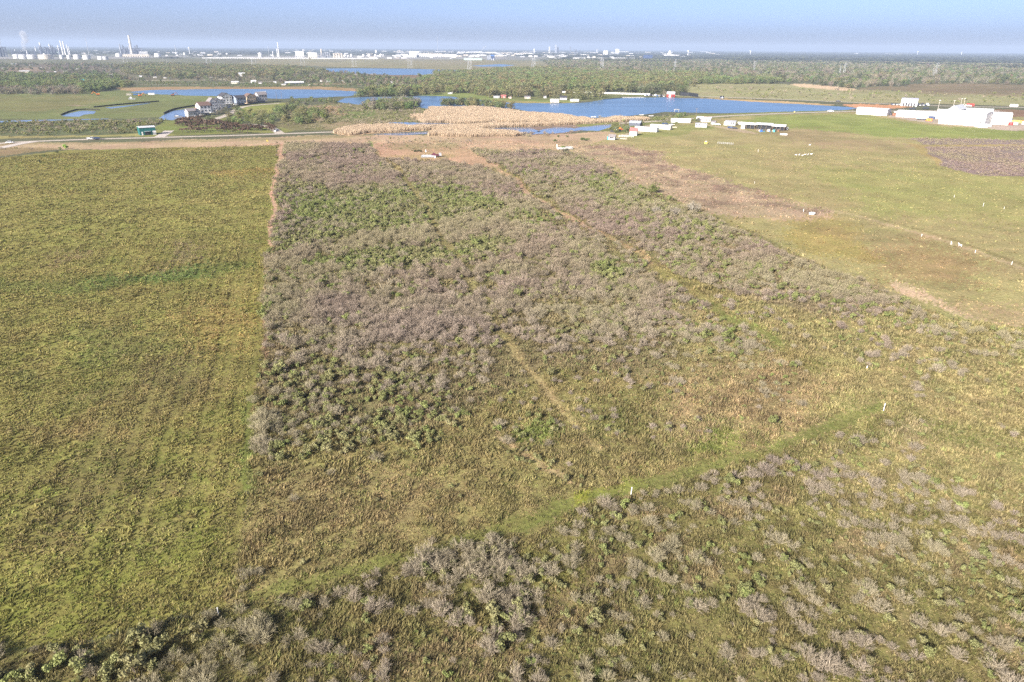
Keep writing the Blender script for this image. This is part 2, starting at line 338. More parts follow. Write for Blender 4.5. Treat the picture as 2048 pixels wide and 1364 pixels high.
def attr_mat(name, attr, kind='GEOMETRY', vary=0.0, vscale=1.0, trans=0.0, bump=0.0, objvary=0.0):
    """colour comes from the mesh (or instance) attribute; matte, optionally leaf-like"""
    m = bpy.data.materials.new(name); m.use_nodes = True; t = m.node_tree
    b = t.nodes['Principled BSDF']; b.inputs['Roughness'].default_value = 1; b.inputs['Specular IOR Level'].default_value = 0.05
    a = t.nodes.new('ShaderNodeAttribute'); a.attribute_type = kind; a.attribute_name = attr
    c = a.outputs['Color']
    if vary:
        g = t.nodes.new('ShaderNodeNewGeometry'); n = t.nodes.new('ShaderNodeTexNoise')
        n.inputs['Scale'].default_value = vscale; n.inputs['Detail'].default_value = 6
        t.links.new(g.outputs['Position'], n.inputs['Vector'])
        r = t.nodes.new('ShaderNodeMapRange'); r.inputs[1].default_value = .3; r.inputs[2].default_value = .7
        r.inputs[3].default_value = 1 - vary; r.inputs[4].default_value = 1 + vary
        mx = t.nodes.new('ShaderNodeMix'); mx.data_type = 'RGBA'; mx.blend_type = 'MULTIPLY'; mx.inputs[0].default_value = 1
        t.links.new(n.outputs[0], r.inputs[0]); t.links.new(c, mx.inputs[6]); t.links.new(r.outputs[0], mx.inputs[7]); c = mx.outputs[2]
        if bump:
            bp = t.nodes.new('ShaderNodeBump'); bp.inputs['Strength'].default_value = bump; bp.inputs['Distance'].default_value = .3
            t.links.new(n.outputs[0], bp.inputs['Height']); t.links.new(bp.outputs[0], b.inputs['Normal'])
    t.links.new(c, b.inputs['Base Color'])
    if trans:
        tr = t.nodes.new('ShaderNodeBsdfTranslucent'); ms = t.nodes.new('ShaderNodeMixShader'); ms.inputs[0].default_value = trans
        t.links.new(c, tr.inputs[0]); t.links.new(b.outputs[0], ms.inputs[1]); t.links.new(tr.outputs[0], ms.inputs[2])
        t.links.new(ms.outputs[0], t.nodes['Material Output'].inputs[0])
    MATS[name] = m; return m

def np_mesh(name, verts, faces, mats, cols=None, cname='tint', fm=None, smooth=False):
    """faces: (n,3) or (n,4) array"""
    me = bpy.data.meshes.new(name); verts = np.asarray(verts, np.float32); faces = np.asarray(faces, np.int32)
    nv, nf, k = len(verts), len(faces), faces.shape[1]
    me.vertices.add(nv); me.vertices.foreach_set('co', verts.ravel())
    me.loops.add(nf * k); me.loops.foreach_set('vertex_index', faces.ravel())
    me.polygons.add(nf); me.polygons.foreach_set('loop_start', np.arange(0, nf * k, k, dtype=np.int32))
    try: me.polygons.foreach_set('loop_total', np.full(nf, k, np.int32))
    except Exception: pass
    for m in (mats if isinstance(mats, (list, tuple)) else [mats]): me.materials.append(m)
    if fm is not None: me.polygons.foreach_set('material_index', np.asarray(fm, np.int32))
    if smooth: me.polygons.foreach_set('use_smooth', np.ones(nf, bool))
    if cols is not None:
        a = me.color_attributes.new(cname, 'FLOAT_COLOR', 'POINT')
        c4 = np.ones((nv, 4), np.float32); c4[:, :3] = cols; a.data.foreach_set('color', c4.ravel())
    me.update(); me.validate()
    return me
def link(name, me, parent=None, loc=None, rz=None):
    o = bpy.data.objects.new(name, me); COL.objects.link(o)
    if parent is not None: o.parent = parent
    if loc is not None: o.location = loc
    if rz is not None: o.rotation_euler = (0, 0, rz)
    return o
def tag(o, label=None, cat=None, group=None, kind=None):
    if label: o['label'] = label
    if cat: o['category'] = cat
    if group: o['group'] = group
    if kind: o['kind'] = kind
    return o

# ---- ground object
_nr, _na = GX.shape
_V = np.stack([GX, GY, np.zeros_like(GX)], -1).reshape(-1, 3)
_i = np.arange(_nr - 1)[:, None] * _na; _j = np.arange(_na)[None]; _jn = (np.arange(_na) + 1) % _na
_Q = np.stack([_i + _j, _i + _jn[None], _i + _na + _jn[None], _i + _na + _j], -1).reshape(-1, 4)[:, ::-1]
mg = attr_mat('ground_soil', 'tint', vary=.22, vscale=1.1, bump=.6)
tag(link('ground', np_mesh('ground', _V, _Q, mg, GC.reshape(-1, 3))), 'flat coastal pasture and marsh ground', None, kind='structure')

# ------------------------------------------------------------------ water
def water_mat(name, c, rough, bs, ns, bdist=0.35):
    m = bpy.data.materials.new(name); m.use_nodes = True; t = m.node_tree; b = t.nodes['Principled BSDF']
    b.inputs['Base Color'].default_value = (*c, 1); b.inputs['Roughness'].default_value = rough; b.inputs['IOR'].default_value = 1.33
    g = t.nodes.new('ShaderNodeNewGeometry'); n = t.nodes.new('ShaderNodeTexNoise'); n.inputs['Scale'].default_value = ns; n.inputs['Detail'].default_value = 4
    mp = t.nodes.new('ShaderNodeMapping'); mp.inputs['Scale'].default_value = (1, .35, 1)
    bp = t.nodes.new('ShaderNodeBump'); bp.inputs['Strength'].default_value = bs; bp.inputs['Distance'].default_value = bdist
    t.links.new(g.outputs['Position'], mp.inputs[0]); t.links.new(mp.outputs[0], n.inputs['Vector'])
    t.links.new(n.outputs[0], bp.inputs['Height']); t.links.new(bp.outputs[0], b.inputs['Normal'])
    n2 = t.nodes.new('ShaderNodeTexNoise'); n2.inputs['Scale'].default_value = .02; n2.inputs['Detail'].default_value = 3
    mp2 = t.nodes.new('ShaderNodeMapping'); mp2.inputs['Scale'].default_value = (.4, 1, 1)
    t.links.new(g.outputs['Position'], mp2.inputs[0]); t.links.new(mp2.outputs[0], n2.inputs['Vector'])
    r = t.nodes.new('ShaderNodeMapRange'); r.inputs[1].default_value = .3; r.inputs[2].default_value = .7; r.inputs[3].default_value = .8; r.inputs[4].default_value = 1.2
    mx = t.nodes.new('ShaderNodeMix'); mx.data_type = 'RGBA'; mx.blend_type = 'MULTIPLY'; mx.inputs[0].default_value = 1; mx.inputs[6].default_value = (*c, 1)
    t.links.new(n2.outputs[0], r.inputs[0]); t.links.new(r.outputs[0], mx.inputs[7]); t.links.new(mx.outputs[2], b.inputs['Base Color'])
    return m
WLAKE = water_mat('lake_water', (.085, .16, .27), .28, .35, .5)
WPOND = water_mat('pond_water', (.09, .15, .26), .12, .25, .8)
def sheet_from(x, y, z, name, m, tri=None):
    me = bpy.data.meshes.new(name)
    bm = bmesh.new(); vs = [bm.verts.new((a, b, z)) for a, b in zip(x, y)]
    try:
        f = bm.faces.new(vs)
        f.normal_update()
        if f.normal.z < 0: f.normal_flip()
        bmesh.ops.triangulate(bm, faces=[f])
    except Exception: pass
    bm.to_mesh(me); bm.free(); me.materials.append(m); return me
WATERS = []
def water(name, pts, m, label, rag=0.5, z=.05):
    # dense outline with a ragged bank
    P_ = np.array(pts, float); out = []
    for i in range(len(P_)):
        a, b = P_[i], P_[(i + 1) % len(P_)]; n = max(2, int(np.hypot(*(b - a)) / 4))
        for t in np.linspace(0, 1, n, endpoint=False): out.append(a + (b - a) * t)
    out = np.array(out); k = np.arange(len(out))
    out[:, 1] += rag * (vnoise(k * .37, k * 0 + len(P_), 3) - .5) * 1.6 + rag * (vnoise(k * .9, k * 0 + 3, 4) - .5) * .8
    x, y = ground(out[:, 0], out[:, 1]); WATERS.append((x, y))
    return tag(link(name, sheet_from(x, y, z, name, m)), label, None, kind='structure')
water('lake_water', [(258,185),(300,181),(420,179),(640,179),(722,183),(716,187),(700,192),(640,195),(555,198),(470,193),(440,193),(380,192),(330,190),(300,189)], WLAKE, 'long blue lake behind the stilt houses', .4)
water('lake_water', [(672,204),(690,196),(740,193),(800,193),(848,190),(905,192),(960,198),(1000,203),(1060,205),(1150,205),(1180,203),(1205,198),(1240,195),(1330,194),(1420,197),(1500,203),(1640,211),(1722,217),(1690,221),(1600,223),(1450,226),(1330,223),(1290,228),(1230,233),(1180,235),(1120,227),(1060,222),(1030,216),(985,214),(900,214),(880,216),(850,216),(825,212),(760,208),(720,209)], WLAKE, 'wide blue lake around the wooded point', .4)
water('lake_water', [(512,134),(560,135),(640,137),(700,136),(820,136),(900,138),(955,141),(935,143),(850,148),(790,149),(740,148),(690,145),(640,141),(620,138)], WLAKE, 'far blue lake below the works', .25)
water('pond_water', [(944,129),(1000,126),(1032,128),(1005,131),(960,131)], WLAKE, 'small far pond in the marsh', .2)
water('pond_water', [(762,248),(785,244),(830,244),(905,246),(915,250),(880,253),(820,255),(785,251)], WPOND, 'pond beside the reed bed', .6)
water('pond_water', [(740,268),(800,265),(866,262),(868,266),(800,270)], WPOND, 'narrow pond below the reed bank', .4)
water('pond_water', [(964,257),(1000,254),(1060,254),(1082,262),(1050,266),(995,263)], WPOND, 'shallow pond inside the reeds', .6)
water('pond_water', [(1062,268),(1085,258),(1110,253),(1150,255),(1190,250),(1224,247),(1222,253),(1195,261),(1160,259),(1110,266)], WPOND, 'reflecting pond beside the farmyard', .8)
water('pond_water', [(122,233),(140,227),(165,222),(192,223),(188,228),(168,230),(158,234),(134,234)], WPOND, 'marsh pool with dark banks', .5)
water('creek_water', [(-40,245),(60,241),(215,238),(220,239),(120,241.5),(0,247),(-40,248)], WPOND, 'narrow creek across the left marsh', .25)
water('pond_water', [(318,237),(330,229),(347,222),(372,219),(378,222),(372,234),(345,241),(326,240)], WPOND, 'canal pond beside the stilt houses', .3)
water('pond_water', [(926,335),(940,333),(944,337),(930,338)], WPOND, 'small puddle at the end of the thicket', .3)
water('ditch_water', [(210,216),(262,211),(300,206),(302,207),(262,213),(222,218)], WPOND, 'ditch across the left marsh', .2)
water('pond_water', [(975,243),(990,240),(996,243),(985,246)], WPOND, 'small pool inside the tan reeds', .4)

# ------------------------------------------------------------------ roads
def ribbon(name, pts, width, m, label, z=.06, ends=None):
    x, y = ground(*np.array(pts, float).T); P_ = np.stack([x, y], -1)
    t = np.linspace(0, 1, len(P_)); tt = np.linspace(0, 1, len(P_) * 6)
    # smooth the line
    Q = np.stack([np.interp(tt, t, P_[:, 0]), np.interp(tt, t, P_[:, 1])], -1)
    for _ in range(6): Q[1:-1] = (Q[:-2] + 2 * Q[1:-1] + Q[2:]) / 4
    d = np.gradient(Q, axis=0); d /= np.hypot(d[:, 0], d[:, 1])[:, None]; nn = np.stack([-d[:, 1], d[:, 0]], -1)
    ww = np.interp(tt, t, width) if not np.isscalar(width) else np.full(len(tt), width)
    L = Q + nn * ww[:, None] / 2; R_ = Q - nn * ww[:, None] / 2
    n = len(Q); V = np.concatenate([np.c_[L, np.full(n, z)], np.c_[R_, np.full(n, z)]])
    k = np.arange(n - 1); F_ = np.stack([k + n, k + n + 1, k + 1, k], -1)
    return tag(link(name, np_mesh(name, V, F_, m)), label, None, kind='structure')
ASPH = mat('old_asphalt', (.40, .35, .285), .95, noise=.2, nscale=.2)
GRAV = mat('gravel', (.42, .36, .29), 1, noise=.2, nscale=.3)
CONC = mat('concrete_paving', (.46, .41, .36), .9, noise=.15, nscale=.3)
ribbon('road', [(-120,299),(0,287.5),(60,283.5),(200,278.5),(350,274.5),(470,271.5),(560,268),(640,265),(720,261.5)], 7, ASPH, 'grey road along the far end of the fields')
ribbon('road', [(-60,305),(0,297),(40,288),(70,283.5)], 7, CONC, 'pale side road joining at the left', z=.068)
ribbon('lane', [(560,267),(545,256),(520,250),(470,249),(440,246),(427,242),(432,238),(452,232),(470,222),(485,213),(560,207)], 7, ASPH, 'winding lane to the stilt houses', z=.064)
ribbon('driveway', [(318,275),(330,268),(338,262)], 7, CONC, 'concrete driveway at the green shed', z=.064)
ribbon('road', [(1240,246),(1310,242),(1390,236),(1450,231.5),(1550,227.5),(1700,223),(1800,223),(1900,222),(2000,222)], 8, ASPH, 'road along the lake bank')
ribbon('road', [(1200,186),(1345,189),(1420,192.5),(1500,196),(1600,200.5),(1700,205.5),(1860,212),(1960,214.5),(2120,216)], 9, ASPH, 'highway on the far side of the lake')
ribbon('levee', [(230,171),(400,170),(520,164),(560,163)], 6, GRAV, 'pale track beyond the long lake')
# ------------------------------------------------------------------ scatter: one "stuff" object whose points carry copies of a few source plants
def scatter(name, pts, rz, sc, idx, tint, protos, label):
    n = len(pts); me = bpy.data.meshes.new(name)
    me.vertices.add(n); me.vertices.foreach_set('co', np.asarray(pts, np.float32).ravel())
    a = me.attributes.new('turn', 'FLOAT_VECTOR', 'POINT'); r3 = np.zeros((n, 3), np.float32); r3[:, 2] = rz; a.data.foreach_set('vector', r3.ravel())
    a = me.attributes.new('size', 'FLOAT_VECTOR', 'POINT'); a.data.foreach_set('vector', np.asarray(sc, np.float32).ravel())
    a = me.attributes.new('pick', 'INT', 'POINT'); a.data.foreach_set('value', np.asarray(idx, np.int32))
    a = me.attributes.new('tint', 'FLOAT_COLOR', 'POINT'); c4 = np.ones((n, 4), np.float32); c4[:, :3] = tint; a.data.foreach_set('color', c4.ravel())
    o = link(name, me)
    c = bpy.data.collections.new(name + '_sources')
    for k, p in enumerate(protos):
        q = bpy.data.objects.new('%s_source_%02d' % (name, k), p); c.objects.link(q)
    g = bpy.data.node_groups.new(name + '_scatter', 'GeometryNodeTree')
    g.interface.new_socket('Geometry', in_out='INPUT', socket_type='NodeSocketGeometry')
    g.interface.new_socket('Geometry', in_out='OUTPUT', socket_type='NodeSocketGeometry')
    N = g.nodes.new; L = g.links.new
    i, u = N('NodeGroupInput'), N('NodeGroupOutput')
    ci = N('GeometryNodeCollectionInfo'); ci.inputs['Collection'].default_value = c; ci.inputs['Separate Children'].default_value = True; ci.inputs['Reset Children'].default_value = True
    iop = N('GeometryNodeInstanceOnPoints'); iop.inputs['Pick Instance'].default_value = True
    def at(nm, ty):
        q = N('GeometryNodeInputNamedAttribute'); q.data_type = ty; q.inputs['Name'].default_value = nm; return q.outputs['Attribute']
    e2r = N('FunctionNodeEulerToRotation')
    L(i.outputs[0], iop.inputs['Points']); L(ci.outputs[0], iop.inputs['Instance'])
    L(at('pick', 'INT'), iop.inputs['Instance Index']); L(at('turn', 'FLOAT_VECTOR'), e2r.inputs[0]); L(e2r.outputs[0], iop.inputs['Rotation'])
    L(at('size', 'FLOAT_VECTOR'), iop.inputs['Scale']); L(iop.outputs[0], u.inputs[0])
    md = o.modifiers.new('scatter', 'NODES'); md.node_group = g
    return tag(o, label, None, kind='stuff')

M_INST = attr_mat('foliage', 'tint', 'INSTANCER', trans=.25)
M_TWIG = attr_mat('bare_twigs', 'tint', 'INSTANCER')
M_WOOD = mat('bark', tuple(alb(120, 108, 96)), 1)

def ribbons(p, q, w0, w1, nrm=None):
    """tapered flat strips from p to q (n,3)"""
    p = np.asarray(p, float); q = np.asarray(q, float); d = q - p
    r = rng.normal(size=p.shape) if nrm is None else nrm
    s = np.cross(d, r); s /= np.linalg.norm(s, axis=1)[:, None] + 1e-9
    w0 = np.broadcast_to(w0, (len(p),))[:, None] / 2; w1 = np.broadcast_to(w1, (len(p),))[:, None] / 2
    V = np.stack([p - s * w0, p + s * w0, q + s * w1, q - s * w1], 1).reshape(-1, 3)
    return V, np.arange(len(V)).reshape(-1, 4)
def bare_shrub(seed, h=1.6, r=1.0, stems=20, tw=9, wd=.05):
    global rng
    keep = rng; rng = np.random.default_rng(seed)
    a = rng.uniform(0, 2 * math.pi, stems); lean = rng.uniform(.05, 1, stems) ** .55
    tip = np.stack([np.cos(a) * lean * r, np.sin(a) * lean * r, h * (1 - .52 * lean ** 2) * rng.uniform(.75, 1.08, stems)], -1)
    base = np.stack([np.cos(a) * .12, np.sin(a) * .12, np.zeros(stems)], -1)
    mid = base + (tip - base) * .5 + np.array([0, 0, .10 * h]) + rng.normal(size=(stems, 3)) * .06 * h
    Vs, Fs = [], []
    def add(v, f):
        Fs.append(f + sum(len(x) for x in Vs)); Vs.append(v)
    add(*ribbons(base, mid, wd * 1.3, wd)); add(*ribbons(mid, tip, wd, wd * .5))
    t = rng.uniform(.3, 1, (stems, tw)); st = np.where((t < .5)[..., None], base[:, None] + (mid - base)[:, None] * (t / .5)[..., None], mid[:, None] + (tip - mid)[:, None] * ((t - .5) / .5)[..., None])
    di = (tip - base); di /= np.linalg.norm(di, axis=1)[:, None]
    dv = di[:, None] * .8 + rng.normal(size=(stems, tw, 3)) * .45 + np.array([0, 0, .25]); dv /= np.linalg.norm(dv, axis=2)[..., None]
    en = st + dv * rng.uniform(.18, .42, (stems, tw, 1)) * h * .8
    add(*ribbons(st.reshape(-1, 3), en.reshape(-1, 3), wd * .7, wd * .45))
    rng = keep
    V = np.concatenate(Vs); V[:, 2] = np.maximum(V[:, 2], 0)
    return np_mesh('twigs', V, np.concatenate(Fs), M_TWIG)
def leaf_cloud(c, rr, n, ls, flat=1.0, rg=None):
    """n leaf quads spread through lumps: c (k,3) centres, rr (k,) radii"""
    rg = rg or rng
    k = rg.choice(len(c), n, p=(rr ** 2) / (rr ** 2).sum()); d = rg.normal(size=(n, 3)); d /= np.linalg.norm(d, axis=1)[:, None]
    rad_ = rr[k] * rg.uniform(.45, 1.05, n) ** .6
    p = c[k] + d * rad_[:, None] * np.array([1, 1, flat])
    nn = d + rg.normal(size=(n, 3)) * .7; nn /= np.linalg.norm(nn, axis=1)[:, None]
    u = np.cross(nn, rg.normal(size=(n, 3))); u /= np.linalg.norm(u, axis=1)[:, None]; v = np.cross(nn, u)
    s = ls * rg.uniform(.6, 1.4, n)[:, None]
    V = np.stack([p - u * s - v * s * .55, p + u * s * .2 - v * s * .8, p + u * s + v * s * .3, p - u * s * .3 + v * s * .7], 1).reshape(-1, 3)
    return V, np.arange(len(V)).reshape(-1, 4)
def green_shrub(seed, h=1.5, r=.9, n=380, ls=.10, lumps=6):
    rg = np.random.default_rng(seed)
    a = rg.uniform(0, 6.28, lumps); q = rg.uniform(.1, .75, lumps)
    c = np.stack([np.cos(a) * q * r, np.sin(a) * q * r, h * rg.uniform(.35, .8, lumps)], -1); rr = rg.uniform(.28, .5, lumps) * r
    V, F_ = leaf_cloud(c, rr, n, ls, .9, rg); V[:, 2] = np.maximum(V[:, 2], .02)
    m = len(c); b = np.zeros((m, 3)); b[:, :2] = c[:, :2] * .1
    global rng
    keep = rng; rng = rg
    W, E = ribbons(b, c, .06, .03); rng = keep
    V2 = np.concatenate([V, W]); F2 = np.concatenate([F_, E + len(V)])
    return np_mesh('leaves', V2, F2, [M_INST, M_WOOD], fm=np.r_[np.zeros(len(F_), int), np.ones(len(E), int)])

BARE = [bare_shrub(100 + k, 1.35 + .2 * (k % 3), 1.0 + .13 * (k % 4), 34 + 5 * (k % 4), 12, .031) for k in range(8)]
GREEN = [green_shrub(200 + k, 1.3 + .25 * (k % 3), .8 + .1 * (k % 3)) for k in range(8)]

# ------------------------------------------------------------------ loose grass: tussocks as clumps of blades, one object
GHT = np.full(GX.shape, .42)
def setmap(A, v, pts, warp=.8, jit=3.0):
    s_, m = region(pts, warp, jit); A[s_] = np.where(m, v, A[s_])
HAY = [(-400,362),(135,301),(300,297),(556,292),(552,335),(540,430),(526,640),(505,830),(490,1000),(470,1150),(450,1225),(150,1285),(-400,1335),(-300,1420),(-300,420)]
setmap(GHT, .25, HAY, .3, 1)
setmap(GHT, .16, [(1160,276),(1240,262),(1310,250),(1400,240),(1560,230),(1720,224),(2450,240),(2200,700),(1900,640),(1620,520),(1480,430),(1330,330),(1230,292)])
setmap(GHT, .42, [(-300,1425),(-400,1335),(150,1287),(450,1230),(850,1120),(1180,1020),(1560,905),(1760,835),(2450,880),(2400,900),(2400,1700),(-300,1700)])
def setpath(A, v, pts, wpx):
    pts = np.array(pts, float); n = len(pts); L_, R2 = [], []
    for i in range(n):
        d = pts[min(i + 1, n - 1)] - pts[max(i - 1, 0)]; d /= np.hypot(*d); nn = np.array([-d[1], d[0]])
        L_.append(pts[i] + nn * wpx / 2); R2.append(pts[i] - nn * wpx / 2)
    setmap(A, v, L_ + R2[::-1], .4, 2)
STRIP = [(500,1200),(600,1172),(740,1135),(850,1105),(1000,1062),(1180,1002),(1300,970),(1420,930),(1560,888),(1660,850),(1760,806)]
setpath(GHT, .16, STRIP, 30)
setmap(GHT, .14, [(-400,292),(200,285),(350,281),(560,275),(740,270),(1000,271),(1220,262),(1240,272),(1180,290),(1120,302),(1000,335),(860,322),(745,300),(560,292),(300,298),(-400,300)], .5)
setmap(GHT, .2, [(1130,304),(1190,288),(1262,288),(1330,312),(1450,362),(1560,398),(1690,430),(1560,440),(1450,432),(1320,385),(1240,345)], .5)
for _p, _w in (([(806,350),(850,420),(890,480),(925,535),(970,610),(1010,680)], 14), ([(1010,680),(1070,745),(1110,800),(1160,860),(1200,905)], 18), ([(985,860),(1040,900),(1100,945),(1160,975)], 12), ([(940,300),(985,335),(1060,388),(1130,428),(1192,459),(1250,495),(1306,530)], 10), ([(1306,530),(1380,580),(1460,636),(1570,700)], 16), ([(567,288),(558,330),(550,380),(545,420),(540,460),(536,500)], 12)):
    setpath(GHT, .14, _p, _w)
def polar(n, d0, d1, amax=49):
    d = np.sqrt(rng.uniform(d0 * d0, d1 * d1, n)); p = np.radians(rng.uniform(-amax, amax, n))
    return d * np.sin(p), d * np.cos(p), d
_bx, _by, _bs = [], [], []
for n, d0, d1, s in ((46000, 42, 85, 1.0), (80000, 85, 150, 1.3), (100000, 150, 260, 1.9), (110000, 260, 500, 2.9)):
    x, y, d = polar(n, d0, d1); k = rng.uniform(0, 1, n) < look(x, y, GT) * (1 - .55 * look(x, y, HMASK) * np.clip(-.2 - 1.6 * rows(x, y), 0, 1))
    _bx.append(x[k]); _by.append(y[k]); _bs.append(np.full(k.sum(), s))
tx, ty, ts = map(np.concatenate, (_bx, _by, _bs))
_n = len(tx); _hm = look(tx, ty, HMASK); _hh = look(tx, ty, GHT) * np.clip(.95 + (.9 - .58 * _hm) * nz(tx, ty, 1.3, 97) + .4 * nz(tx, ty, 4.5, 98) + .65 * _hm * rows(tx, ty), .25, 2.0); _cc = look(tx, ty, GC)
# colour of each tussock: the ground's colour there, more or less green, and here and there dry straw
_cc = (_cc * np.array([1.04, .98, 1.0]) + .016) * 1.12 * (rng.uniform(.85, 1.3, _n) * (1 + .25 * nz(tx, ty, 1.7, 91)))[:, None]
_dry = rng.uniform(0, 1, _n) < np.clip(.07 + .22 * fbm(tx, ty, 11, 93), .01, .4) * np.clip(look(tx, ty, GT) * 1.4 - .4, 0, 1)
_cc = np.where(_dry[:, None], _cc * .6 + alb(178, 162, 116) * .4 * rng.uniform(.8, 1.2, _n)[:, None], _cc)
_lush = (rng.uniform(0, 1, _n) < np.clip(.10 + .3 * fbm(tx, ty, 8, 95), .0, .4)) & ~_dry
_cc = np.where(_lush[:, None], _cc * np.array([.86, 1.02, .82]), _cc)
K = 8
_a = rng.uniform(0, 2 * math.pi, (_n, K)); _ln = np.radians(rng.uniform(15, 82, (_n, K)))
_Lb = (_hh * ts ** .55)[:, None] * rng.uniform(.7, 1.35, (_n, K)); _wb = (.15 * ts)[:, None] * rng.uniform(.7, 1.5, (_n, K))
_o = rng.normal(size=(_n, K, 2)) * (.07 * ts)[:, None, None]
_bp = np.stack([tx[:, None] + _o[..., 0], ty[:, None] + _o[..., 1], np.zeros((_n, K))], -1)
_dir = np.stack([np.cos(_a) * np.sin(_ln), np.sin(_a) * np.sin(_ln), np.cos(_ln)], -1)
_pe = np.stack([-np.sin(_a), np.cos(_a), np.zeros_like(_a)], -1)
_tri = np.stack([_bp - _pe * _wb[..., None] / 2, _bp + _pe * _wb[..., None] / 2, _bp + _dir * _Lb[..., None]], 2)
_col = np.repeat(_cc, K * 3, 0)
M_GRASS = attr_mat('grass_blades', 'tint', trans=.3)
tag(link('grass', np_mesh('grass', _tri.reshape(-1, 3), np.arange(_n * K * 3).reshape(-1, 3), M_GRASS, np.clip(_col, .01, .8))),
    'loose tussocky grass over the fields', None, kind='stuff')
del _tri, _col, _bp, _dir, _pe

# ------------------------------------------------------------------ where shrubs stand (per square metre)
DB = np.zeros(GX.shape); DG = np.zeros(GX.shape); SZ = np.ones(GX.shape)
def dens(pts, bare, green, size=None, warp=.8, jit=4.0, noise=None):
    s_, m = region(pts, warp, jit)
    k = m * 1.0
    if noise: k = k * np.clip((fbm(GX[s_], GY[s_], noise[0], noise[2]) - noise[1]) * 4 + .5, 0, 1)
    DB[s_] = np.where(m, bare * k, DB[s_]); DG[s_] = np.where(m, green * k, DG[s_])
    if size: SZ[s_] = np.where(m, size, SZ[s_])
# thicket left of the pink track
dens([(556,292),(700,286),(738,292),(758,318),(870,325),(965,338),(1060,392),(1185,462),(1300,534),(1420,620),(1530,690),(1300,735),(1130,700),(1000,680),(960,770),(860,880),(760,930),(640,960),(520,980),(505,870),(522,740),(530,560),(545,420)], .20, .09, 1.15, .6, 5)
dens([(556,292),(700,286),(738,292),(758,318),(870,325),(965,338),(1060,392),(1185,462),(1300,534),(1380,600),(1150,650),(980,640),(900,700),(528,700),(532,560),(545,420)], .32, .06, 1.25, .6, 5)
for p, b, g in (([(570,365),(760,372),(900,370),(1040,420),(900,448),(740,468),(552,503),(560,440)], .07, .36), ([(620,520),(760,490),(900,482),(1000,468),(1010,500),(930,522),(820,535),(680,545)], .02, .5),
                ([(1180,535),(1230,530),(1270,560),(1250,580),(1190,570)], .02, .4), ([(835,372),(885,366),(900,390),(850,400)], .01, .5), ([(1010,430),(1120,420),(1150,450),(1050,465)], .05, .36), ([(930,476),(990,470),(1000,500),(940,512)], .01, .5)):
    dens(p, b, g, 1.2, 1, 8)
dens([(600,760),(800,740),(980,720),(980,800),(880,870),(780,920),(560,930),(515,850)], .10, .16, 1.1, 1, 8)
dens([(1000,600),(1420,600),(1530,690),(1400,720),(1300,735),(1130,725),(1010,665)], .22, .09, 1.1, 1, 7)
# thicket right of it
dens([(945,300),(1120,306),(1180,330),(1250,360),(1330,397),(1480,467),(1620,532),(1812,602),(1885,662),(1830,660),(1650,610),(1480,590),(1370,560),(1260,492),(1190,452),(1060,382)], .30, .10, 1.15, .6, 4)
dens([(1180,345),(1250,365),(1330,398),(1470,460),(1430,480),(1300,470),(1240,440),(1180,400)], .12, .26, 1.3, 1, 8)
dens([(1400,600),(1640,600),(1830,650),(2450,700),(2450,860),(1840,800),(1720,730),(1560,680)], .07, .03, 1.0, 1, 8, (14, .0, 31))
dens([(1640,615),(1720,640),(1740,690),(1660,690)], .28, .08, 1.0, 1, 6)
dens([(1790,604),(1890,664),(2450,740),(2450,780),(1900,710),(1780,650)], .14, .06, 1.0, 1, 6)
# scattered in the grass before the strip
dens([(980,790),(1130,700),(1530,690),(1700,760),(1500,860),(1250,900),(1000,900)], .045, .03, .9, 1, 10)
dens([(1000,870),(1180,960),(1160,990),(980,900)], .04, .05, .9, .5, 4)
dens([(500,960),(860,900),(1000,1000),(900,1060),(500,1150)], .004, .003, .8, 1, 10)
# rough pasture in front of the strip
dens([(-300,1425),(-400,1338),(150,1290),(450,1235),(600,1196),(850,1124),(1180,1024),(1400,960),(1560,910),(1760,838),(2450,885),(2500,900),(2500,1800),(-300,1800)], .17, .055, .88, .5, 3)
dens([(1760,838),(2450,885),(2200,900),(2200,1010),(1700,960),(1600,905)], .03, .012, .9, .8, 6)
dens([(830,1110),(1000,1085),(1070,1180),(1030,1280),(880,1270),(810,1180)], .50, .08, 1.15, .8, 6)
dens([(-200,1345),(150,1295),(420,1250),(640,1215),(700,1260),(420,1320),(160,1364),(-200,1420)], .10, .16, 1.25, .8, 6)
dens([(560,1240),(840,1170),(860,1250),(600,1300)], .09, .05, 1.1, .8, 8)
dens([(470,1150),(520,1130),(530,1180),(480,1190)], .15, .0, .8, .8, 4)
setpath(DB, 0, STRIP, 26); setpath(DG, 0, STRIP, 26)
_hedge = [(567,288),(558,330),(550,380),(545,420),(540,460),(536,500)]
for _D in (DB, DG): setmap(_D, 0, HAY, .15, .5); setpath(_D, 0, _hedge, 14)
for pp_, ww_ in (([(806,350),(850,420),(890,480),(925,535),(970,610),(1010,680)], 16), ([(738,286),(750,300),(770,322),(806,350)], 11), ([(1010,680),(1070,745),(1110,800),(1160,860),(1200,905)], 24), ([(940,300),(985,335),(1060,388),(1130,428),(1192,459),(1250,495),(1306,530)], 12), ([(1306,530),(1380,580),(1460,636),(1570,700),(1640,745)], 20)):
    setpath(DB, 0, pp_, ww_); setpath(DG, 0, pp_, ww_)
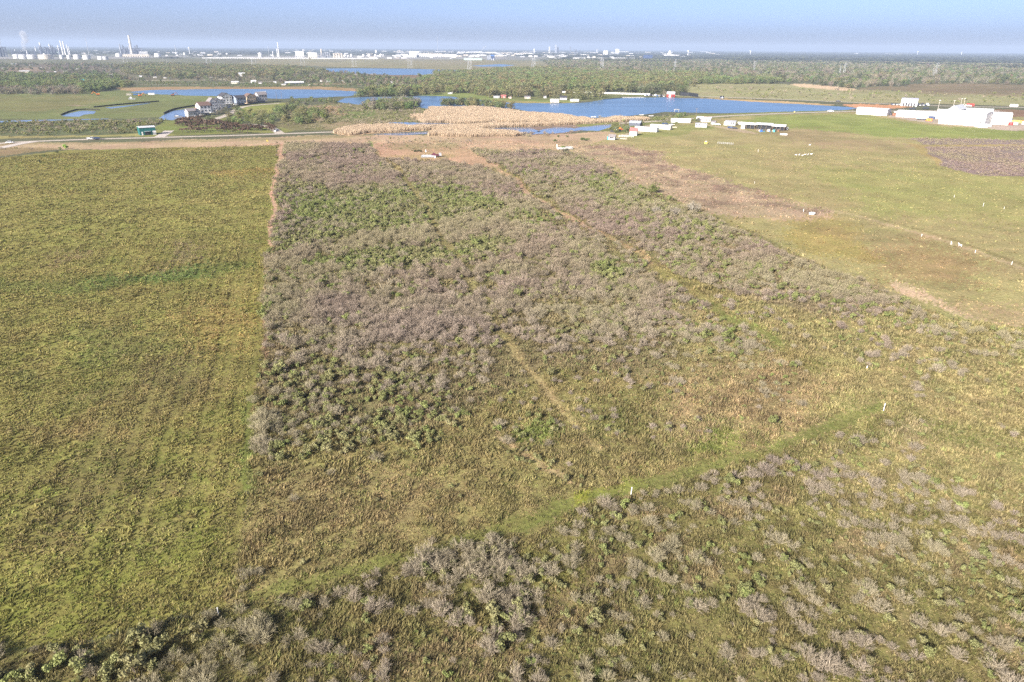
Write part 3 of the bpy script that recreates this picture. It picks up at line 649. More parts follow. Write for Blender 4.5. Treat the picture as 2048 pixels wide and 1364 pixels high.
# far scrub on the marsh and round the ponds
dens([(-400,250),(150,244),(318,243),(300,262),(280,267),(-400,275)], .012, .05, 1.5, 1, 4)
dens([(560,216),(690,206),(860,218),(885,240),(740,256),(600,264)], .010, .012, 1.4, 1, 4)
dens([(-400,294),(135,297),(-400,358)], .01, .004, 1.0)
dens([(1130,240),(1330,232),(1400,238),(1300,252),(1230,262)], .006, .010, 1.3)
dens([(770,290),(900,284),(930,300),(780,304)], .02, .02, .8)
dens([(560,286),(760,276),(960,278),(940,300)], .012, .008, .8)
dens([(1180,258),(1110,268),(1060,273),(1000,274),(1030,264),(1100,256)], .05, .0, 1.2)
dens([(1838,294),(2450,295),(2450,364),(1960,352),(1890,330)], .25, .0, .55, .4, 2)
dens([(1812,277),(2450,283),(2450,290),(1840,289)], .22, .0, .55, .4, 2)
dens([(1365,170),(1560,169),(1700,180),(2450,199),(2450,216),(1700,204),(1500,195)], .0002, .0011, 3.0)
_pt = fbm(GX, GY, 20, 33); _gap = np.clip(1.0 + 1.7 * fbm(GX, GY, 9, 35), .1, 1.6)
DB *= np.where(DB > .45, 1, np.clip(1 - 1.3 * _pt, .15, 1.7)) * _gap; DG *= np.clip(1.2 + 1.7 * _pt, .2, 2.4) * _gap
def sample(D, n, d0, d1, amax=50):
    x, y, d = polar(n, d0, d1, amax); area = math.radians(2 * amax) / 2 * (d1 ** 2 - d0 ** 2)
    k = rng.uniform(0, 1, n) < 1.75 * look(x, y, D) * area / n
    return x[k], y[k]
def clean(x, y):
    """nothing grows in the water or on the road"""
    k = np.ones(len(x), bool)
    for wx_, wy_ in WATERS: k &= ~inside(x, y, np.asarray(wx_), np.asarray(wy_))
    return x[k], y[k]
bx, by = clean(*map(np.concatenate, zip(sample(DB, 160000, 42, 300), sample(DB, 300000, 300, 620), sample(DB, 200000, 620, 1300))))
gx, gy = clean(*map(np.concatenate, zip(sample(DG, 160000, 42, 300), sample(DG, 300000, 300, 620), sample(DG, 200000, 620, 1300))))
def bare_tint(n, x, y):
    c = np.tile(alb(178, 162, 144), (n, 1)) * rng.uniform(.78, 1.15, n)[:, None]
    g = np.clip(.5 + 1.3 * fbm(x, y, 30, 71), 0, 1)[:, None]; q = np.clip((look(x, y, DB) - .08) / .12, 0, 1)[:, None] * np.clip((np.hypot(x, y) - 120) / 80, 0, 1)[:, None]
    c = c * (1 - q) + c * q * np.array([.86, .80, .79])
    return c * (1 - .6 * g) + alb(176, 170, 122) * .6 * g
def green_tint(n, x, y):
    g = np.clip(.5 + .6 * fbm(x, y, 26, 73) + rng.normal(size=n) * .2, 0, 1)[:, None]
    return (alb(170, 163, 114) * (1 - g) + alb(150, 162, 88) * g) * rng.uniform(.8, 1.2, n)[:, None]
def split(x, y, n):
    d = np.hypot(x, y); vis = np.abs(np.degrees(np.arctan2(x, y))) < 40 + 6 * (d < 90)
    o = np.argsort(np.where(vis, d, 1e9)); return o[:n], o[n:]
def zone(x, y):
    a = math.degrees(math.atan2(x, y)); return 'lower left' if a < -12 else ('lower middle' if a < 12 else 'lower right')
def place_shrubs(x, y, meshes, tints, n, name, cat, lab, grp, stuffname, stufflab, smin, smax):
    i0, i1 = split(x, y, n); m = len(x)
    sz = look(x, y, SZ) * .70 * (smin + smax) / 2 * np.clip(rng.lognormal(0, .32, m), .4, 2.1); rz = rng.uniform(0, 6.28, m); ix = rng.integers(0, len(meshes), m)
    sxy = sz * rng.uniform(.85, 1.2, m)
    for i in i0:
        o = link(name, meshes[ix[i]], None, (x[i], y[i], 0), rz[i]); o.scale = (sxy[i], sxy[i], sz[i])
        o['tint'] = [float(v) for v in tints[i]]
        z = zone(x[i], y[i]); tag(o, lab % z, cat, grp % z)
    scatter(stuffname, np.stack([x[i1], y[i1], 0 * x[i1]], -1), rz[i1], np.stack([sxy[i1], sxy[i1], sz[i1]], -1), ix[i1], tints[i1], meshes, stufflab)
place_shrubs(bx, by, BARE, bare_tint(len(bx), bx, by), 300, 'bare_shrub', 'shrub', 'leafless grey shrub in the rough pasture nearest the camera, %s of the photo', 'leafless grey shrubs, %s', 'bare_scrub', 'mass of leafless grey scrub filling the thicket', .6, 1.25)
place_shrubs(gx, gy, GREEN, green_tint(len(gx), gx, gy), 300, 'green_shrub', 'shrub', 'leafy green bush in the rough pasture nearest the camera, %s of the photo', 'leafy green bushes, %s', 'green_scrub', 'mass of leafy green scrub in the thicket', .5, 1.15)
print('SHRUBS', len(bx), len(gx), 'TUFTS', _n)
# ------------------------------------------------------------------ trees, reeds, palms
def trunk_mesh(h, r, limbs, seed):
    """tapered trunk with limbs, six-sided"""
    rg = np.random.default_rng(seed); V, F_ = [], []
    def tube(p, q, r0, r1, n=5):
        p, q = np.array(p, float), np.array(q, float); d = q - p; d /= np.linalg.norm(d)
        s = np.cross(d, (.3, .9, .1)); s /= np.linalg.norm(s); t = np.cross(d, s); b = len(V)
        for c, rr in ((p, r0), (q, r1)):
            for k in range(n):
                a = 2 * math.pi * k / n; V.append(c + (s * math.cos(a) + t * math.sin(a)) * rr)
        for k in range(n): F_.append((b + k, b + (k + 1) % n, b + n + (k + 1) % n, b + n + k))
    top = np.array([rg.normal() * .03 * h, rg.normal() * .03 * h, h * .55]); tube((0, 0, 0), top, r, r * .6)
    for k in range(limbs):
        a = rg.uniform(0, 6.28); s = top * rg.uniform(.55, 1)
        tube(s, s + np.array([math.cos(a) * .28 * h, math.sin(a) * .28 * h, h * rg.uniform(.18, .42)]), r * .45, r * .15)
    return np.array(V), np.array(F_)
def crown_arrays(seed, h, r, n, ls, lumps, zlo=.3):
    rg = np.random.default_rng(seed); a = rg.uniform(0, 6.28, lumps); q = rg.uniform(0, .8, lumps) ** .7; zz = rg.uniform(zlo, .86, lumps)
    k = np.sqrt(np.clip(1 - ((zz - .5) / .52) ** 2, .2, 1)); c = np.stack([np.cos(a) * q * r * k, np.sin(a) * q * r * k, zz * h], -1)
    return leaf_cloud(c, rg.uniform(.26, .44, lumps) * r, n, ls, .8, rg)
M_LEAF_DATA = M_INST
TREES = []                                  # (crown mesh, trunk mesh, joined mesh)
for k in range(9):
    h = 1.0; r = (.42, .5, .36, .46, .55, .4, .3, .5, .34)[k]
    V, F_ = crown_arrays(300 + k, h, r, 620, .034, 26, .18); V[:, 2] = np.maximum(V[:, 2], .03)
    W, E = trunk_mesh(1.0, .026, 5, 400 + k)
    TREES.append((np_mesh('crown', V, F_, M_INST), np_mesh('trunk', W, E, M_WOOD),
                  np_mesh('tree', np.concatenate([V, W]), np.concatenate([F_, E + len(V)]), [M_INST, M_WOOD], fm=np.r_[np.zeros(len(F_), int), np.ones(len(E), int)])))
# bare winter trees: fans of twigs
for k in range(3):
    bm_ = bare_shrub(500 + k, 1.0, .42, 26, 10, .022); bm_.name = 'twigs'
    W, E = trunk_mesh(1.0, .024, 4, 520 + k); TREES.append((bm_, np_mesh('trunk', W, E, M_WOOD), bm_))
TD = np.zeros(GX.shape); TH = np.full(GX.shape, 8.0); TC = np.zeros(GX.shape, int)
OLIVE, GREEN_, DARK, GREY = alb(152, 149, 100), alb(142, 155, 94), alb(118, 126, 86), alb(154, 146, 122)
TREE_COL = [OLIVE, GREEN_, DARK, GREY]
CL = [None]
def wood(pts, d, h, mix, label, group, warp=.8, jit=1.5, noise=None):
    """mix = shares of olive, green, dark, grey"""
    s_, m = region(pts, warp, jit); k = m * 1.0
    if noise: k = k * np.clip((fbm(GX[s_], GY[s_], noise[0], noise[2]) - noise[1]) * 4 + .5, 0, 1)
    TD[s_] = np.where(m, d * k, TD[s_]); TH[s_] = np.where(m, h, TH[s_]); TC[s_] = np.where(m, len(CL), TC[s_]); CL.append((mix, label, group))
wood([(-400,131),(300,130),(560,135),(640,142),(720,149),(850,159),(830,168),(600,165),(-400,165)], .0030, 6.5, (.25,.1,.2,.45), 'tree among the far houses on the left', 'trees among the far houses', noise=(160,-.1,61))
wood([(260,131),(560,136),(640,142),(650,148),(560,155),(380,158),(260,150)], .0075, 9, (.6,.08,.2,.12), 'rounded tree of the olive wood above the long lake', 'olive trees above the long lake')
wood([(-400,153),(250,153),(260,162),(-400,163)], .006, 8, (.3,.35,.3,.05), 'dark tree along the far lane on the left', 'trees along the far lane')
wood([(540,160),(640,150),(850,160),(830,176),(700,172),(600,168)], .006, 7, (.3,.1,.15,.45), 'grey budding tree beyond the long lake', 'grey trees beyond the long lake')
wood([(-400,165),(130,164),(238,165),(262,172),(250,179),(150,191),(-400,196)], .016, 8, (.25,.5,.15,.1), 'leafy tree of the belt above the left marsh', 'trees above the left marsh')
wood([(-400,181),(140,181),(150,191),(-400,197)], .016, 6, (.25,.05,.0,.7), 'bare grey tree at the front of the belt above the left marsh', 'grey trees above the left marsh')
wood([(262,166),(640,168),(720,172),(700,176),(262,174)], .006, 3.5, (.5,.3,.2,0), 'low bush on the bank behind the long lake', 'bushes on the bank behind the long lake')
wood([(1090,119),(1400,119),(2450,124),(2450,178),(1880,168),(1720,179),(1600,167),(1420,165),(1380,172),(1250,160),(1090,140)], .0042, 9, (.3,.1,.15,.45), 'tree of the wide grey wood on the right', 'trees of the wide grey wood')
wood([(1200,128),(1500,131),(1550,140),(1250,136)], .002, 8, (.3,.0,.2,.5), 'tree of the wide grey wood on the right', 'trees of the wide grey wood')
wood([(1390,158),(1560,162),(1570,169),(1400,168)], .012, 9, (.2,.5,.3,0), 'dark green tree at the top of the far pasture', 'dark trees at the top of the far pasture')
wood([(1380,172),(1365,168),(1345,186),(1200,182),(1130,181),(1060,186),(1000,190),(930,184),(830,190),(846,172),(850,160),(880,150),(1000,141),(1090,137),(1250,150),(1400,150),(1400,164)], .0105, 11, (.5,.3,.08,.12), 'tree of the light green wood behind the wooded point', 'trees of the light green wood')
wood([(1255,180),(1350,178),(1368,190),(1345,190),(1260,184)], .012, 10, (.2,.1,.4,.3), 'dark tree at the corner by the red barn', 'trees by the red barn')
wood([(735,193),(742,184),(780,180),(850,182),(870,188),(830,193)], .016, 10, (.4,.25,.35,0), 'tall dark tree between the two lakes', 'dark trees between the two lakes')
wood([(985,194),(1000,190),(1060,189.5),(1120,189),(1190,190),(1202,195),(1172,199.5),(1160,197.5),(1135,195),(1060,193.5)], .0075, 11, (.75,.2,.0,.05), 'broad oak on the wooded point', 'oaks on the wooded point')
wood([(735,217),(745,208),(790,205),(830,206),(845,214),(835,218),(780,219)], .030, 6.5, (.25,.15,.1,.5), 'grey willow on the near shore of the middle lake', 'grey willows on the near shore')
wood([(886,213),(892,207),(960,206),(1030,212),(1035,217),(985,215)], .036, 6.5, (.55,.05,.3,.1), 'tall bush standing in the middle lake above the reeds', 'bushes standing in the middle lake')
wood([(445,247),(450,240),(480,232),(520,236),(600,215),(640,222),(690,230),(650,243),(610,252),(585,258),(540,254),(480,252)], .0100, 6.5, (.45,.25,.15,.15), 'rounded bushy tree in the brush by the winding lane', 'trees in the brush by the lane')
wood([(640,246),(672,243),(678,248),(650,250)], .02, 5, (.7,.3,0,0), 'round olive bush standing alone beyond the tan bank', 'round olive bushes')
wood([(476,222),(492,220),(494,228),(480,231)], .012, 5, (.1,.3,.6,0), 'dark tree at the bend beside the stilt houses', 'trees beside the stilt houses')
wood([(398,246),(425,240),(430,247),(410,251)], .02, 5.5, (.1,.2,.7,0), 'dark tree behind the brown palms', 'trees behind the brown palms')
wood([(560,205),(720,198),(735,203),(690,208),(600,212)], .006, 5, (.4,.2,.2,.2), 'bush on the shore between the two lakes', 'bushes between the two lakes')
wood([(1222,260),(1245,252),(1258,254),(1250,263),(1230,266)], .018, 5, (.1,.9,0,0), 'bright green tree at the edge of the farmyard', 'green trees at the farmyard')
wood([(1252,246),(1340,238),(1345,244),(1260,251)], .008, 4.5, (.3,.2,0,.5), 'grey bush behind the farmyard', 'bushes behind the farmyard')
wood([(1372,240),(1425,240),(1425,247),(1372,249)], .012, 3.5, (.3,.2,.1,.4), 'low bush among the houses at the lake road', 'bushes among the houses at the lake road')
wood([(1352,232),(1374,231),(1376,236),(1354,238)], .02, 5, (.1,.9,0,0), 'bright green tree behind the long mobile home', 'green trees behind the long mobile home')
wood([(-400,355),(60,331),(120,303),(135,297),(140,300),(70,336),(-400,362)], .02, 2.0, (.3,.3,.4,0), 'low dark bush in the hedge along the hay field', 'bushes in the hedge along the hay field', .2, .3)
_A = math.radians(86) / 2
def samp_t(n, d0, d1):
    x, y, d = polar(n, d0, d1, 43); a = math.radians(43) * (d1 ** 2 - d0 ** 2)
    k = rng.uniform(0, 1, n) < look(x, y, TD) * a / n; return x[k], y[k]
ttx, tty = map(np.concatenate, zip(samp_t(60000, 380, 800), samp_t(70000, 800, 1400), samp_t(120000, 1400, 4200)))
_dry2 = np.ones(len(ttx), bool)
for wx_, wy_ in WATERS: _dry2 &= ~inside(ttx, tty, wx_, wy_)
_wet = np.array([bool(c) and ('lake' in c[1] and 'standing' in c[1] or 'willow' in c[1]) for c in CL])[look(ttx, tty, TC)]
ttx, tty = ttx[_dry2 | _wet], tty[_dry2 | _wet]
_n = len(ttx); _h = look(ttx, tty, TH) * rng.uniform(.6, 1.3, _n); _c = look(ttx, tty, TC); _d = np.hypot(ttx, tty)
_mix = np.array([[0, 0, 0, 1.0]] + [c[0] for c in CL[1:]])
_shift = np.clip(.5 + .5 * fbm(ttx, tty, 90, 55), 0, 1)
_pick = (( .45 * rng.uniform(0, 1, _n) + .55 * _shift)[:, None] > np.cumsum(_mix[_c], 1)).sum(1).clip(0, 3)
_tint = np.array(TREE_COL)[_pick] * rng.uniform(.84, 1.14, _n)[:, None] * (1 + .06 * rng.normal(size=(_n, 3)))
_v = np.where(_pick == 3, np.where(rng.uniform(0, 1, _n) < .6, rng.integers(9, 12, _n), rng.integers(0, 9, _n)), rng.integers(0, 9, _n))
_wd = _h * rng.uniform(.9, 1.45, _n); _rz = rng.uniform(0, 6.28, _n)
# the trees that show largest are single trees with trunk and crown; the rest of the woods is one mass
_vis = np.abs(np.degrees(np.arctan2(ttx, tty))) < 38
_o = np.argsort(np.where(_vis, _d / _h, 1e9)); _near, _far = _o[:300], _o[300:]
NEAR_TREES = 0
for i in _near:
    cr, tk, jn = TREES[_v[i]]; mix_, lab_, grp_ = CL[_c[i]]
    nm = 'bush' if ('bush' in lab_) else 'tree'
    e = link(nm, None, None, (ttx[i], tty[i], 0), _rz[i]); e.scale = (_wd[i], _wd[i], _h[i])
    tag(e, lab_, nm, grp_)
    q = link('crown', cr, e); q['tint'] = [float(v) for v in _tint[i]]; link('trunk', tk, e)
scatter('woodland', np.stack([ttx[_far], tty[_far], 0 * ttx[_far]], -1), _rz[_far], np.stack([_wd[_far], _wd[_far], _h[_far]], -1), _v[_far], _tint[_far], [t_[2] for t_ in TREES], 'woods and brush reaching to the far plain')
# beyond that, woods as low rolling clumps out to the skyline
def clump(seed):
    rg = np.random.default_rng(seed); c = np.stack([rg.normal(size=30) * .3, rg.normal(size=30) * .3, rg.uniform(.3, .75, 30)], -1)
    rr = rg.uniform(.08, .16, 30); n = 240; V, F_ = leaf_cloud(c, rr, n, .07, 1.6, rg); V[:, 2] = np.clip(V[:, 2], .0, 1.1)
    return np_mesh('far_clump', V, F_, M_INST)
_cm = [clump(600 + k) for k in range(5)]
x, y, d = polar(15000, 3300, 24500, 42)
p_, e_ = to_pe(x, y)
_k = rng.uniform(0, 1, len(x)) < np.where(p_ > 4, 1.0, np.clip((d - 5200) / 2500, .03, 1)) * np.clip(.75 + fbm(x, y, 1500, 77), .1, 1)
x, y, d = x[_k], y[_k], d[_k]; n_ = len(x)
_s = rng.uniform(90, 220, n_) * (1 + d / 12000); _t2 = alb(116, 122, 92) * rng.uniform(.6, 1.15, n_)[:, None]
scatter('far_woods', np.stack([x, y, 0 * x], -1), rng.uniform(0, 6.28, n_), np.stack([_s, _s, rng.uniform(8, 14, n_)], -1), rng.integers(0, 5, n_), _t2, _cm, 'low woods along the skyline')

# reeds
def reed_clump(seed):
    rg = np.random.default_rng(seed); global rng
    keep = rng; rng = rg; n = 140
    b = np.stack([rg.normal(size=n) * 1.5, rg.normal(size=n) * 1.5, np.zeros(n)], -1)
    t_ = b + np.stack([rg.normal(size=n) * .25, rg.normal(size=n) * .25, rg.uniform(1.5, 2.6, n)], -1)
    V, F_ = ribbons(b, t_, .16, .22); rng = keep
    return np_mesh('reeds', V, F_, M_INST)
_rm = [reed_clump(700 + k) for k in range(4)]
RD = np.zeros(GX.shape)
for pts, v in (([(822,234),(850,229),(872,218),(960,216),(1050,224),(1130,234),(1188,241),(1175,244),(1060,244),(930,246),(860,243),(850,238)], .16),
               ([(666,268),(690,262),(740,255),(800,254),(900,255),(1000,250),(1100,248),(1180,244),(1240,237),(1300,238),(1200,245),(1080,251),(1000,254),(880,260),(745,265),(700,271)], .14),
               ([(870,271),(873,260),(960,257),(966,262),(1030,264),(1046,271),(960,273)], .2)):
    s_, m = region(pts, .6, 1); RD[s_] = np.where(m, v * np.clip(.7 + .9 * fbm(GX[s_], GY[s_], 14, 8), .05, 1.3), RD[s_])
x, y, d = polar(200000, 480, 920, 40); _ar = math.radians(40) * (920 ** 2 - 480 ** 2)
_k = rng.uniform(0, 1, len(x)) < 2.2 * look(x, y, RD) * _ar / 200000; x, y = clean(x[_k], y[_k]); n_ = len(x)
_s = rng.uniform(.9, 1.1, n_)
scatter('reeds', np.stack([x, y, 0 * x], -1), rng.uniform(0, 6.28, n_), np.stack([_s, _s, _s], -1), rng.integers(0, 4, n_), alb(214, 190, 158) * rng.uniform(.92, 1.06, n_)[:, None], _rm, 'tall dry tan reeds round the ponds')

# brown palms in rows by the lane
def palm_meshes(seed):
    rg = np.random.default_rng(seed); n = 22; a = rg.uniform(0, 6.28, n); up = rg.uniform(-.2, .9, n)
    b = np.tile((0, 0, 1.6), (n, 1)); m_ = b + np.stack([np.cos(a) * .8, np.sin(a) * .8, .2 + .5 * up], -1); t_ = m_ + np.stack([np.cos(a) * .8, np.sin(a) * .8, -.5 + .3 * up], -1)
    V1, F1 = ribbons(b, m_, .25, .5); V2, F2 = ribbons(m_, t_, .5, .1)
    W, E = trunk_mesh(3.0, .16, 0, seed)
    return np_mesh('fronds', np.concatenate([V1, V2]), np.concatenate([F1, F2 + len(V1)]), M_INST), np_mesh('trunk', W, E, M_WOOD)
_pm = [palm_meshes(800 + k) for k in range(4)]
_pt = []
for (x0, y0, x1, y1, n) in ((358,244,405,241,9),(355,247,430,244,13),(353,250,445,247,15),(352,253,455,250,15),(372,256,470,253,13),(445,255,500,258,9),(460,259,528,262,11),(505,258,552,264,8),(380,262,470,262,8),(360,265,420,266,5),(430,264,500,268,7),(533,254,552,262,5)):
    for k in range(int(n * 1.35)):
        t_ = (k + .5) / (n * 1.35); _pt.append((x0 + (x1 - x0) * t_ + rng.normal() * 1.5, y0 + (y1 - y0) * t_ + rng.normal() * .35))
for px, py in _pt:
    gx_, gy_ = G(px, py); f_, k_ = _pm[rng.integers(0, 4)]; s = rng.uniform(1.1, 1.8)
    e = link('palm', None, None, (gx_, gy_, 0), rng.uniform(0, 6.28)); e.scale = (s, s, s * rng.uniform(.8, 1.15))
    tag(e, 'brown frost-burnt palm in the rows between the road and the stilt houses', 'palm', 'brown palms in rows')
    q = link('fronds', f_, e); q['tint'] = [float(v) for v in alb(124, 102, 84) * rng.uniform(.7, 1.25)]; link('trunk', k_, e)
print('TREES', len(ttx), 'REEDS', n_)
# ------------------------------------------------------------------ building blocks for made things
class MB:
    def __init__(s): s.v = []; s.f = []
    def quad(s, *p): b = len(s.v); s.v += [tuple(q) for q in p]; s.f.append(tuple(range(b, b + len(p))))
    def box(s, x, y, z, sx, sy, sz, top=1.0):
        """centre of the base, size; top scales the upper face"""
        b = len(s.v); hx, hy = sx / 2, sy / 2
        s.v += [(x - hx, y - hy, z), (x + hx, y - hy, z), (x + hx, y + hy, z), (x - hx, y + hy, z),
                (x - hx * top, y - hy * top, z + sz), (x + hx * top, y - hy * top, z + sz), (x + hx * top, y + hy * top, z + sz), (x - hx * top, y + hy * top, z + sz)]
        s.f += [tuple(b + k for k in q) for q in ((3, 2, 1, 0), (4, 5, 6, 7), (0, 1, 5, 4), (1, 2, 6, 5), (2, 3, 7, 6), (3, 0, 4, 7))]; return s
    def cyl(s, x, y, z0, z1, r0, r1=None, n=12, cap=True):
        r1 = r0 if r1 is None else r1; b = len(s.v)
        for z, r in ((z0, r0), (z1, r1)):
            for k in range(n): a = 2 * math.pi * k / n; s.v.append((x + r * math.cos(a), y + r * math.sin(a), z))
        for k in range(n): s.f.append((b + k, b + (k + 1) % n, b + n + (k + 1) % n, b + n + k))
        if cap: s.f.append(tuple(b + n + k for k in range(n))); s.f.append(tuple(b + k for k in reversed(range(n))))
        return s
    def beam(s, p, q, w, n=4, w2=None):
        p, q = Vector(p), Vector(q); d = (q - p).normalized(); u = d.orthogonal().normalized(); v = d.cross(u); b = len(s.v)
        for c, r in ((p, w / 2), (q, (w if w2 is None else w2) / 2)):
            for k in range(n): a = 2 * math.pi * (k + .5) / n; s.v.append(tuple(c + (u * math.cos(a) + v * math.sin(a)) * r))
        for k in range(n): s.f.append((b + k, b + (k + 1) % n, b + n + (k + 1) % n, b + n + k))
        s.f.append(tuple(b + n + k for k in range(n))); s.f.append(tuple(b + k for k in reversed(range(n)))); return s
    def gable(s, x, y, z, sx, sy, h, oh=.4, th=.18, axis='x'):
        """two roof slabs with thickness, ridge along axis"""
        def P(a, b, c): return (x + a, y + b, z + c) if axis == 'x' else (x + b, y + a, z + c)
        L, W = (sx, sy) if axis == 'x' else (sy, sx)
        hl = L / 2 + oh; hw = W / 2 + oh; drop = h * oh / (W / 2)
        for sg in (1, -1):
            lo, hi = [P(-hl, sg * hw, -drop), P(hl, sg * hw, -drop)], [P(hl, 0, h), P(-hl, 0, h)]
            t = [(a, b, c + th) for a, b, c in lo + hi]; bt = lo + hi; i = len(s.v); s.v += bt + t
            s.f += [tuple(i + k for k in q) for q in ((0, 1, 2, 3), (7, 6, 5, 4), (0, 4, 5, 1), (1, 5, 6, 2), (2, 6, 7, 3), (3, 7, 4, 0))]
        return s
    def walls(s, x, y, z, sx, sy, h, rise, axis='x'):
        """box whose ends rise to the ridge of a gable roof"""
        s.box(x, y, z, sx, sy, h); hx, hy = sx / 2, sy / 2
        if axis == 'x':
            for e in (-hx, hx): s.quad((x + e, y - hy, z + h), (x + e, y + hy, z + h), (x + e, y, z + h + rise))
        else:
            for e in (-hy, hy): s.quad((x - hx, y + e, z + h), (x + hx, y + e, z + h), (x, y + e, z + h + rise))
        return s
    def ball(s, x, y, z, r, n=12, m=7, sz=1.0, half=False):
        b = len(s.v); ph = [math.pi * (k / m) for k in range(m + 1)]
        if half: ph = [math.pi / 2 * (k / m) for k in range(m + 1)]
        for p in ph:
            for k in range(n): a = 2 * math.pi * k / n; s.v.append((x + r * math.sin(p) * math.cos(a), y + r * math.sin(p) * math.sin(a), z + r * sz * math.cos(p)))
        for j in range(m):
            for k in range(n): s.f.append((b + j * n + k, b + (j + 1) * n + k, b + (j + 1) * n + (k + 1) % n, b + j * n + (k + 1) % n))
        return s
    def torus(s, x, y, z, R_, r, n=20, m=6):
        b = len(s.v)
        for k in range(n):
            a = 2 * math.pi * k / n
            for j in range(m): t = 2 * math.pi * j / m; q = R_ + r * math.cos(t); s.v.append((x + q * math.cos(a), y + q * math.sin(a), z + r * math.sin(t)))
        for k in range(n):
            for j in range(m): s.f.append((b + k * m + j, b + ((k + 1) % n) * m + j, b + ((k + 1) % n) * m + (j + 1) % m, b + k * m + (j + 1) % m))
        return s
    def mesh(s, name, m):
        me = bpy.data.meshes.new(name); me.from_pydata(s.v, [], s.f)
        me.materials.append(m); me.update(); return me
    def build(s, name, m, parent=None): return link(name, s.mesh(name, m), parent)
def MBn(): return MB()
def thing(name, label, cat, px, py, head=0.0, group=None, z=0.0):
    """an Empty on the ground; its x runs across the view, y away from the camera, turned by head degrees"""
    x, y = G(px, py); o = link(name, None, None, (x, y, z), -math.atan2(x, y) + rad(head)); return tag(o, label, cat, group)
def solo(o, label, cat, px, py, head=0.0, group=None, z=0.0):
    x, y = G(px, py); o.location = (x, y, z); o.rotation_euler = (0, 0, -math.atan2(x, y) + rad(head)); return tag(o, label, cat, group)
def M(px, py, w): return mpp(px, py) * w            # photograph pixels across -> metres
def MV(px, py, h): return mpp(px, py) * h / .92     # photograph pixels up -> metres
WHITE = mat('white_paint', (.66, .65, .63), .6, noise=.06, nscale=.4)
CREAM = mat('cream_siding', (.54, .49, .40), .8, noise=.08, nscale=.4)
TAN = mat('tan_siding', (.52, .40, .27), .8, noise=.1, nscale=.4)
BLUEGREY = mat('blue_grey_siding', (.24, .28, .35), .8, noise=.1, nscale=.4)
LGREY = mat('light_grey_siding', (.42, .42, .42), .8, noise=.1, nscale=.4)
DGREY = mat('charcoal_shingles', (.055, .055, .065), .9, noise=.2, nscale=1)
BROWN = mat('brown_shingles', (.16, .105, .085), .9, noise=.2, nscale=1)
GREYR = mat('grey_shingles', (.22, .20, .20), .9, noise=.2, nscale=1)
GLASS = mat('window_glass', (.035, .045, .06), .12, spec=.6)
GREENM = mat('green_metal', (.018, .12, .115), .5, noise=.08, nscale=.5)
METAL = mat('galvanized_metal', (.38, .39, .41), .6, .2, noise=.12, nscale=.6)
PALEM = mat('pale_metal_roof', (.50, .51, .53), .5, noise=.08, nscale=.3)
RUST = mat('rusty_metal', (.25, .10, .05), .9, noise=.3, nscale=1.5)
RED = mat('red_paint', (.42, .035, .03), .6, noise=.1, nscale=.6)
REDROOF = mat('faded_red_roof', (.42, .14, .13), .8, noise=.15, nscale=.6)
ORANGE = mat('orange_paint', (.62, .20, .03), .6)
YELLOW = mat('yellow_paint', (.46, .36, .09), .6)
BLACK = mat('black_sheeting_and_shade', (.02, .022, .028), .7)  # also colours the shade in open bays and doorways
NAVY = mat('navy_cladding', (.03, .055, .13), .6, noise=.1, nscale=.05)
BLUE = mat('blue_paint', (.06, .16, .42), .6)
TEAL = mat('teal_paint', (.05, .34, .36), .6)
WOODM = mat('weathered_wood', (.20, .16, .12), .95, noise=.25, nscale=1.5)
RUBBER = mat('rubber', (.02, .02, .02), .9)
STEEL = mat('works_steel', (.26, .28, .32), .6, .2, noise=.2, nscale=.05)
DKSTEEL = mat('dark_process_steel', (.11, .12, .15), .7, noise=.25, nscale=.08)
CONCR = mat('stack_concrete', (.56, .52, .46), .9, noise=.1, nscale=.05)
BEIGE = mat('beige_tank_paint', (.62, .55, .45), .7, noise=.06, nscale=.05)
PGREEN = mat('pale_green_cladding', (.40, .52, .46), .7)
PVC = mat('white_plastic_pipe', (.82, .82, .80), .4)

def windows(root, spots, w, h, y, m=GLASS, frame=True):
    """each window is a part with its own pane; spots are (x, z) on a wall facing -y"""
    for x, z in spots:
        f = MB().box(x, y - .03, z - .1, w + .24, .10, h + .2).build('window', WHITE, root)
        MB().box(x, y - .09, z, w, .05, h).build('pane', m, f)
def windows_side(root, spots, w, h, x, m=GLASS):
    for y, z in spots:
        f = MB().box(x + .03, y, z - .1, .10, w + .24, h + .2).build('window', WHITE, root)
        MB().box(x + .09, y, z, .05, w, h).build('pane', m, f)

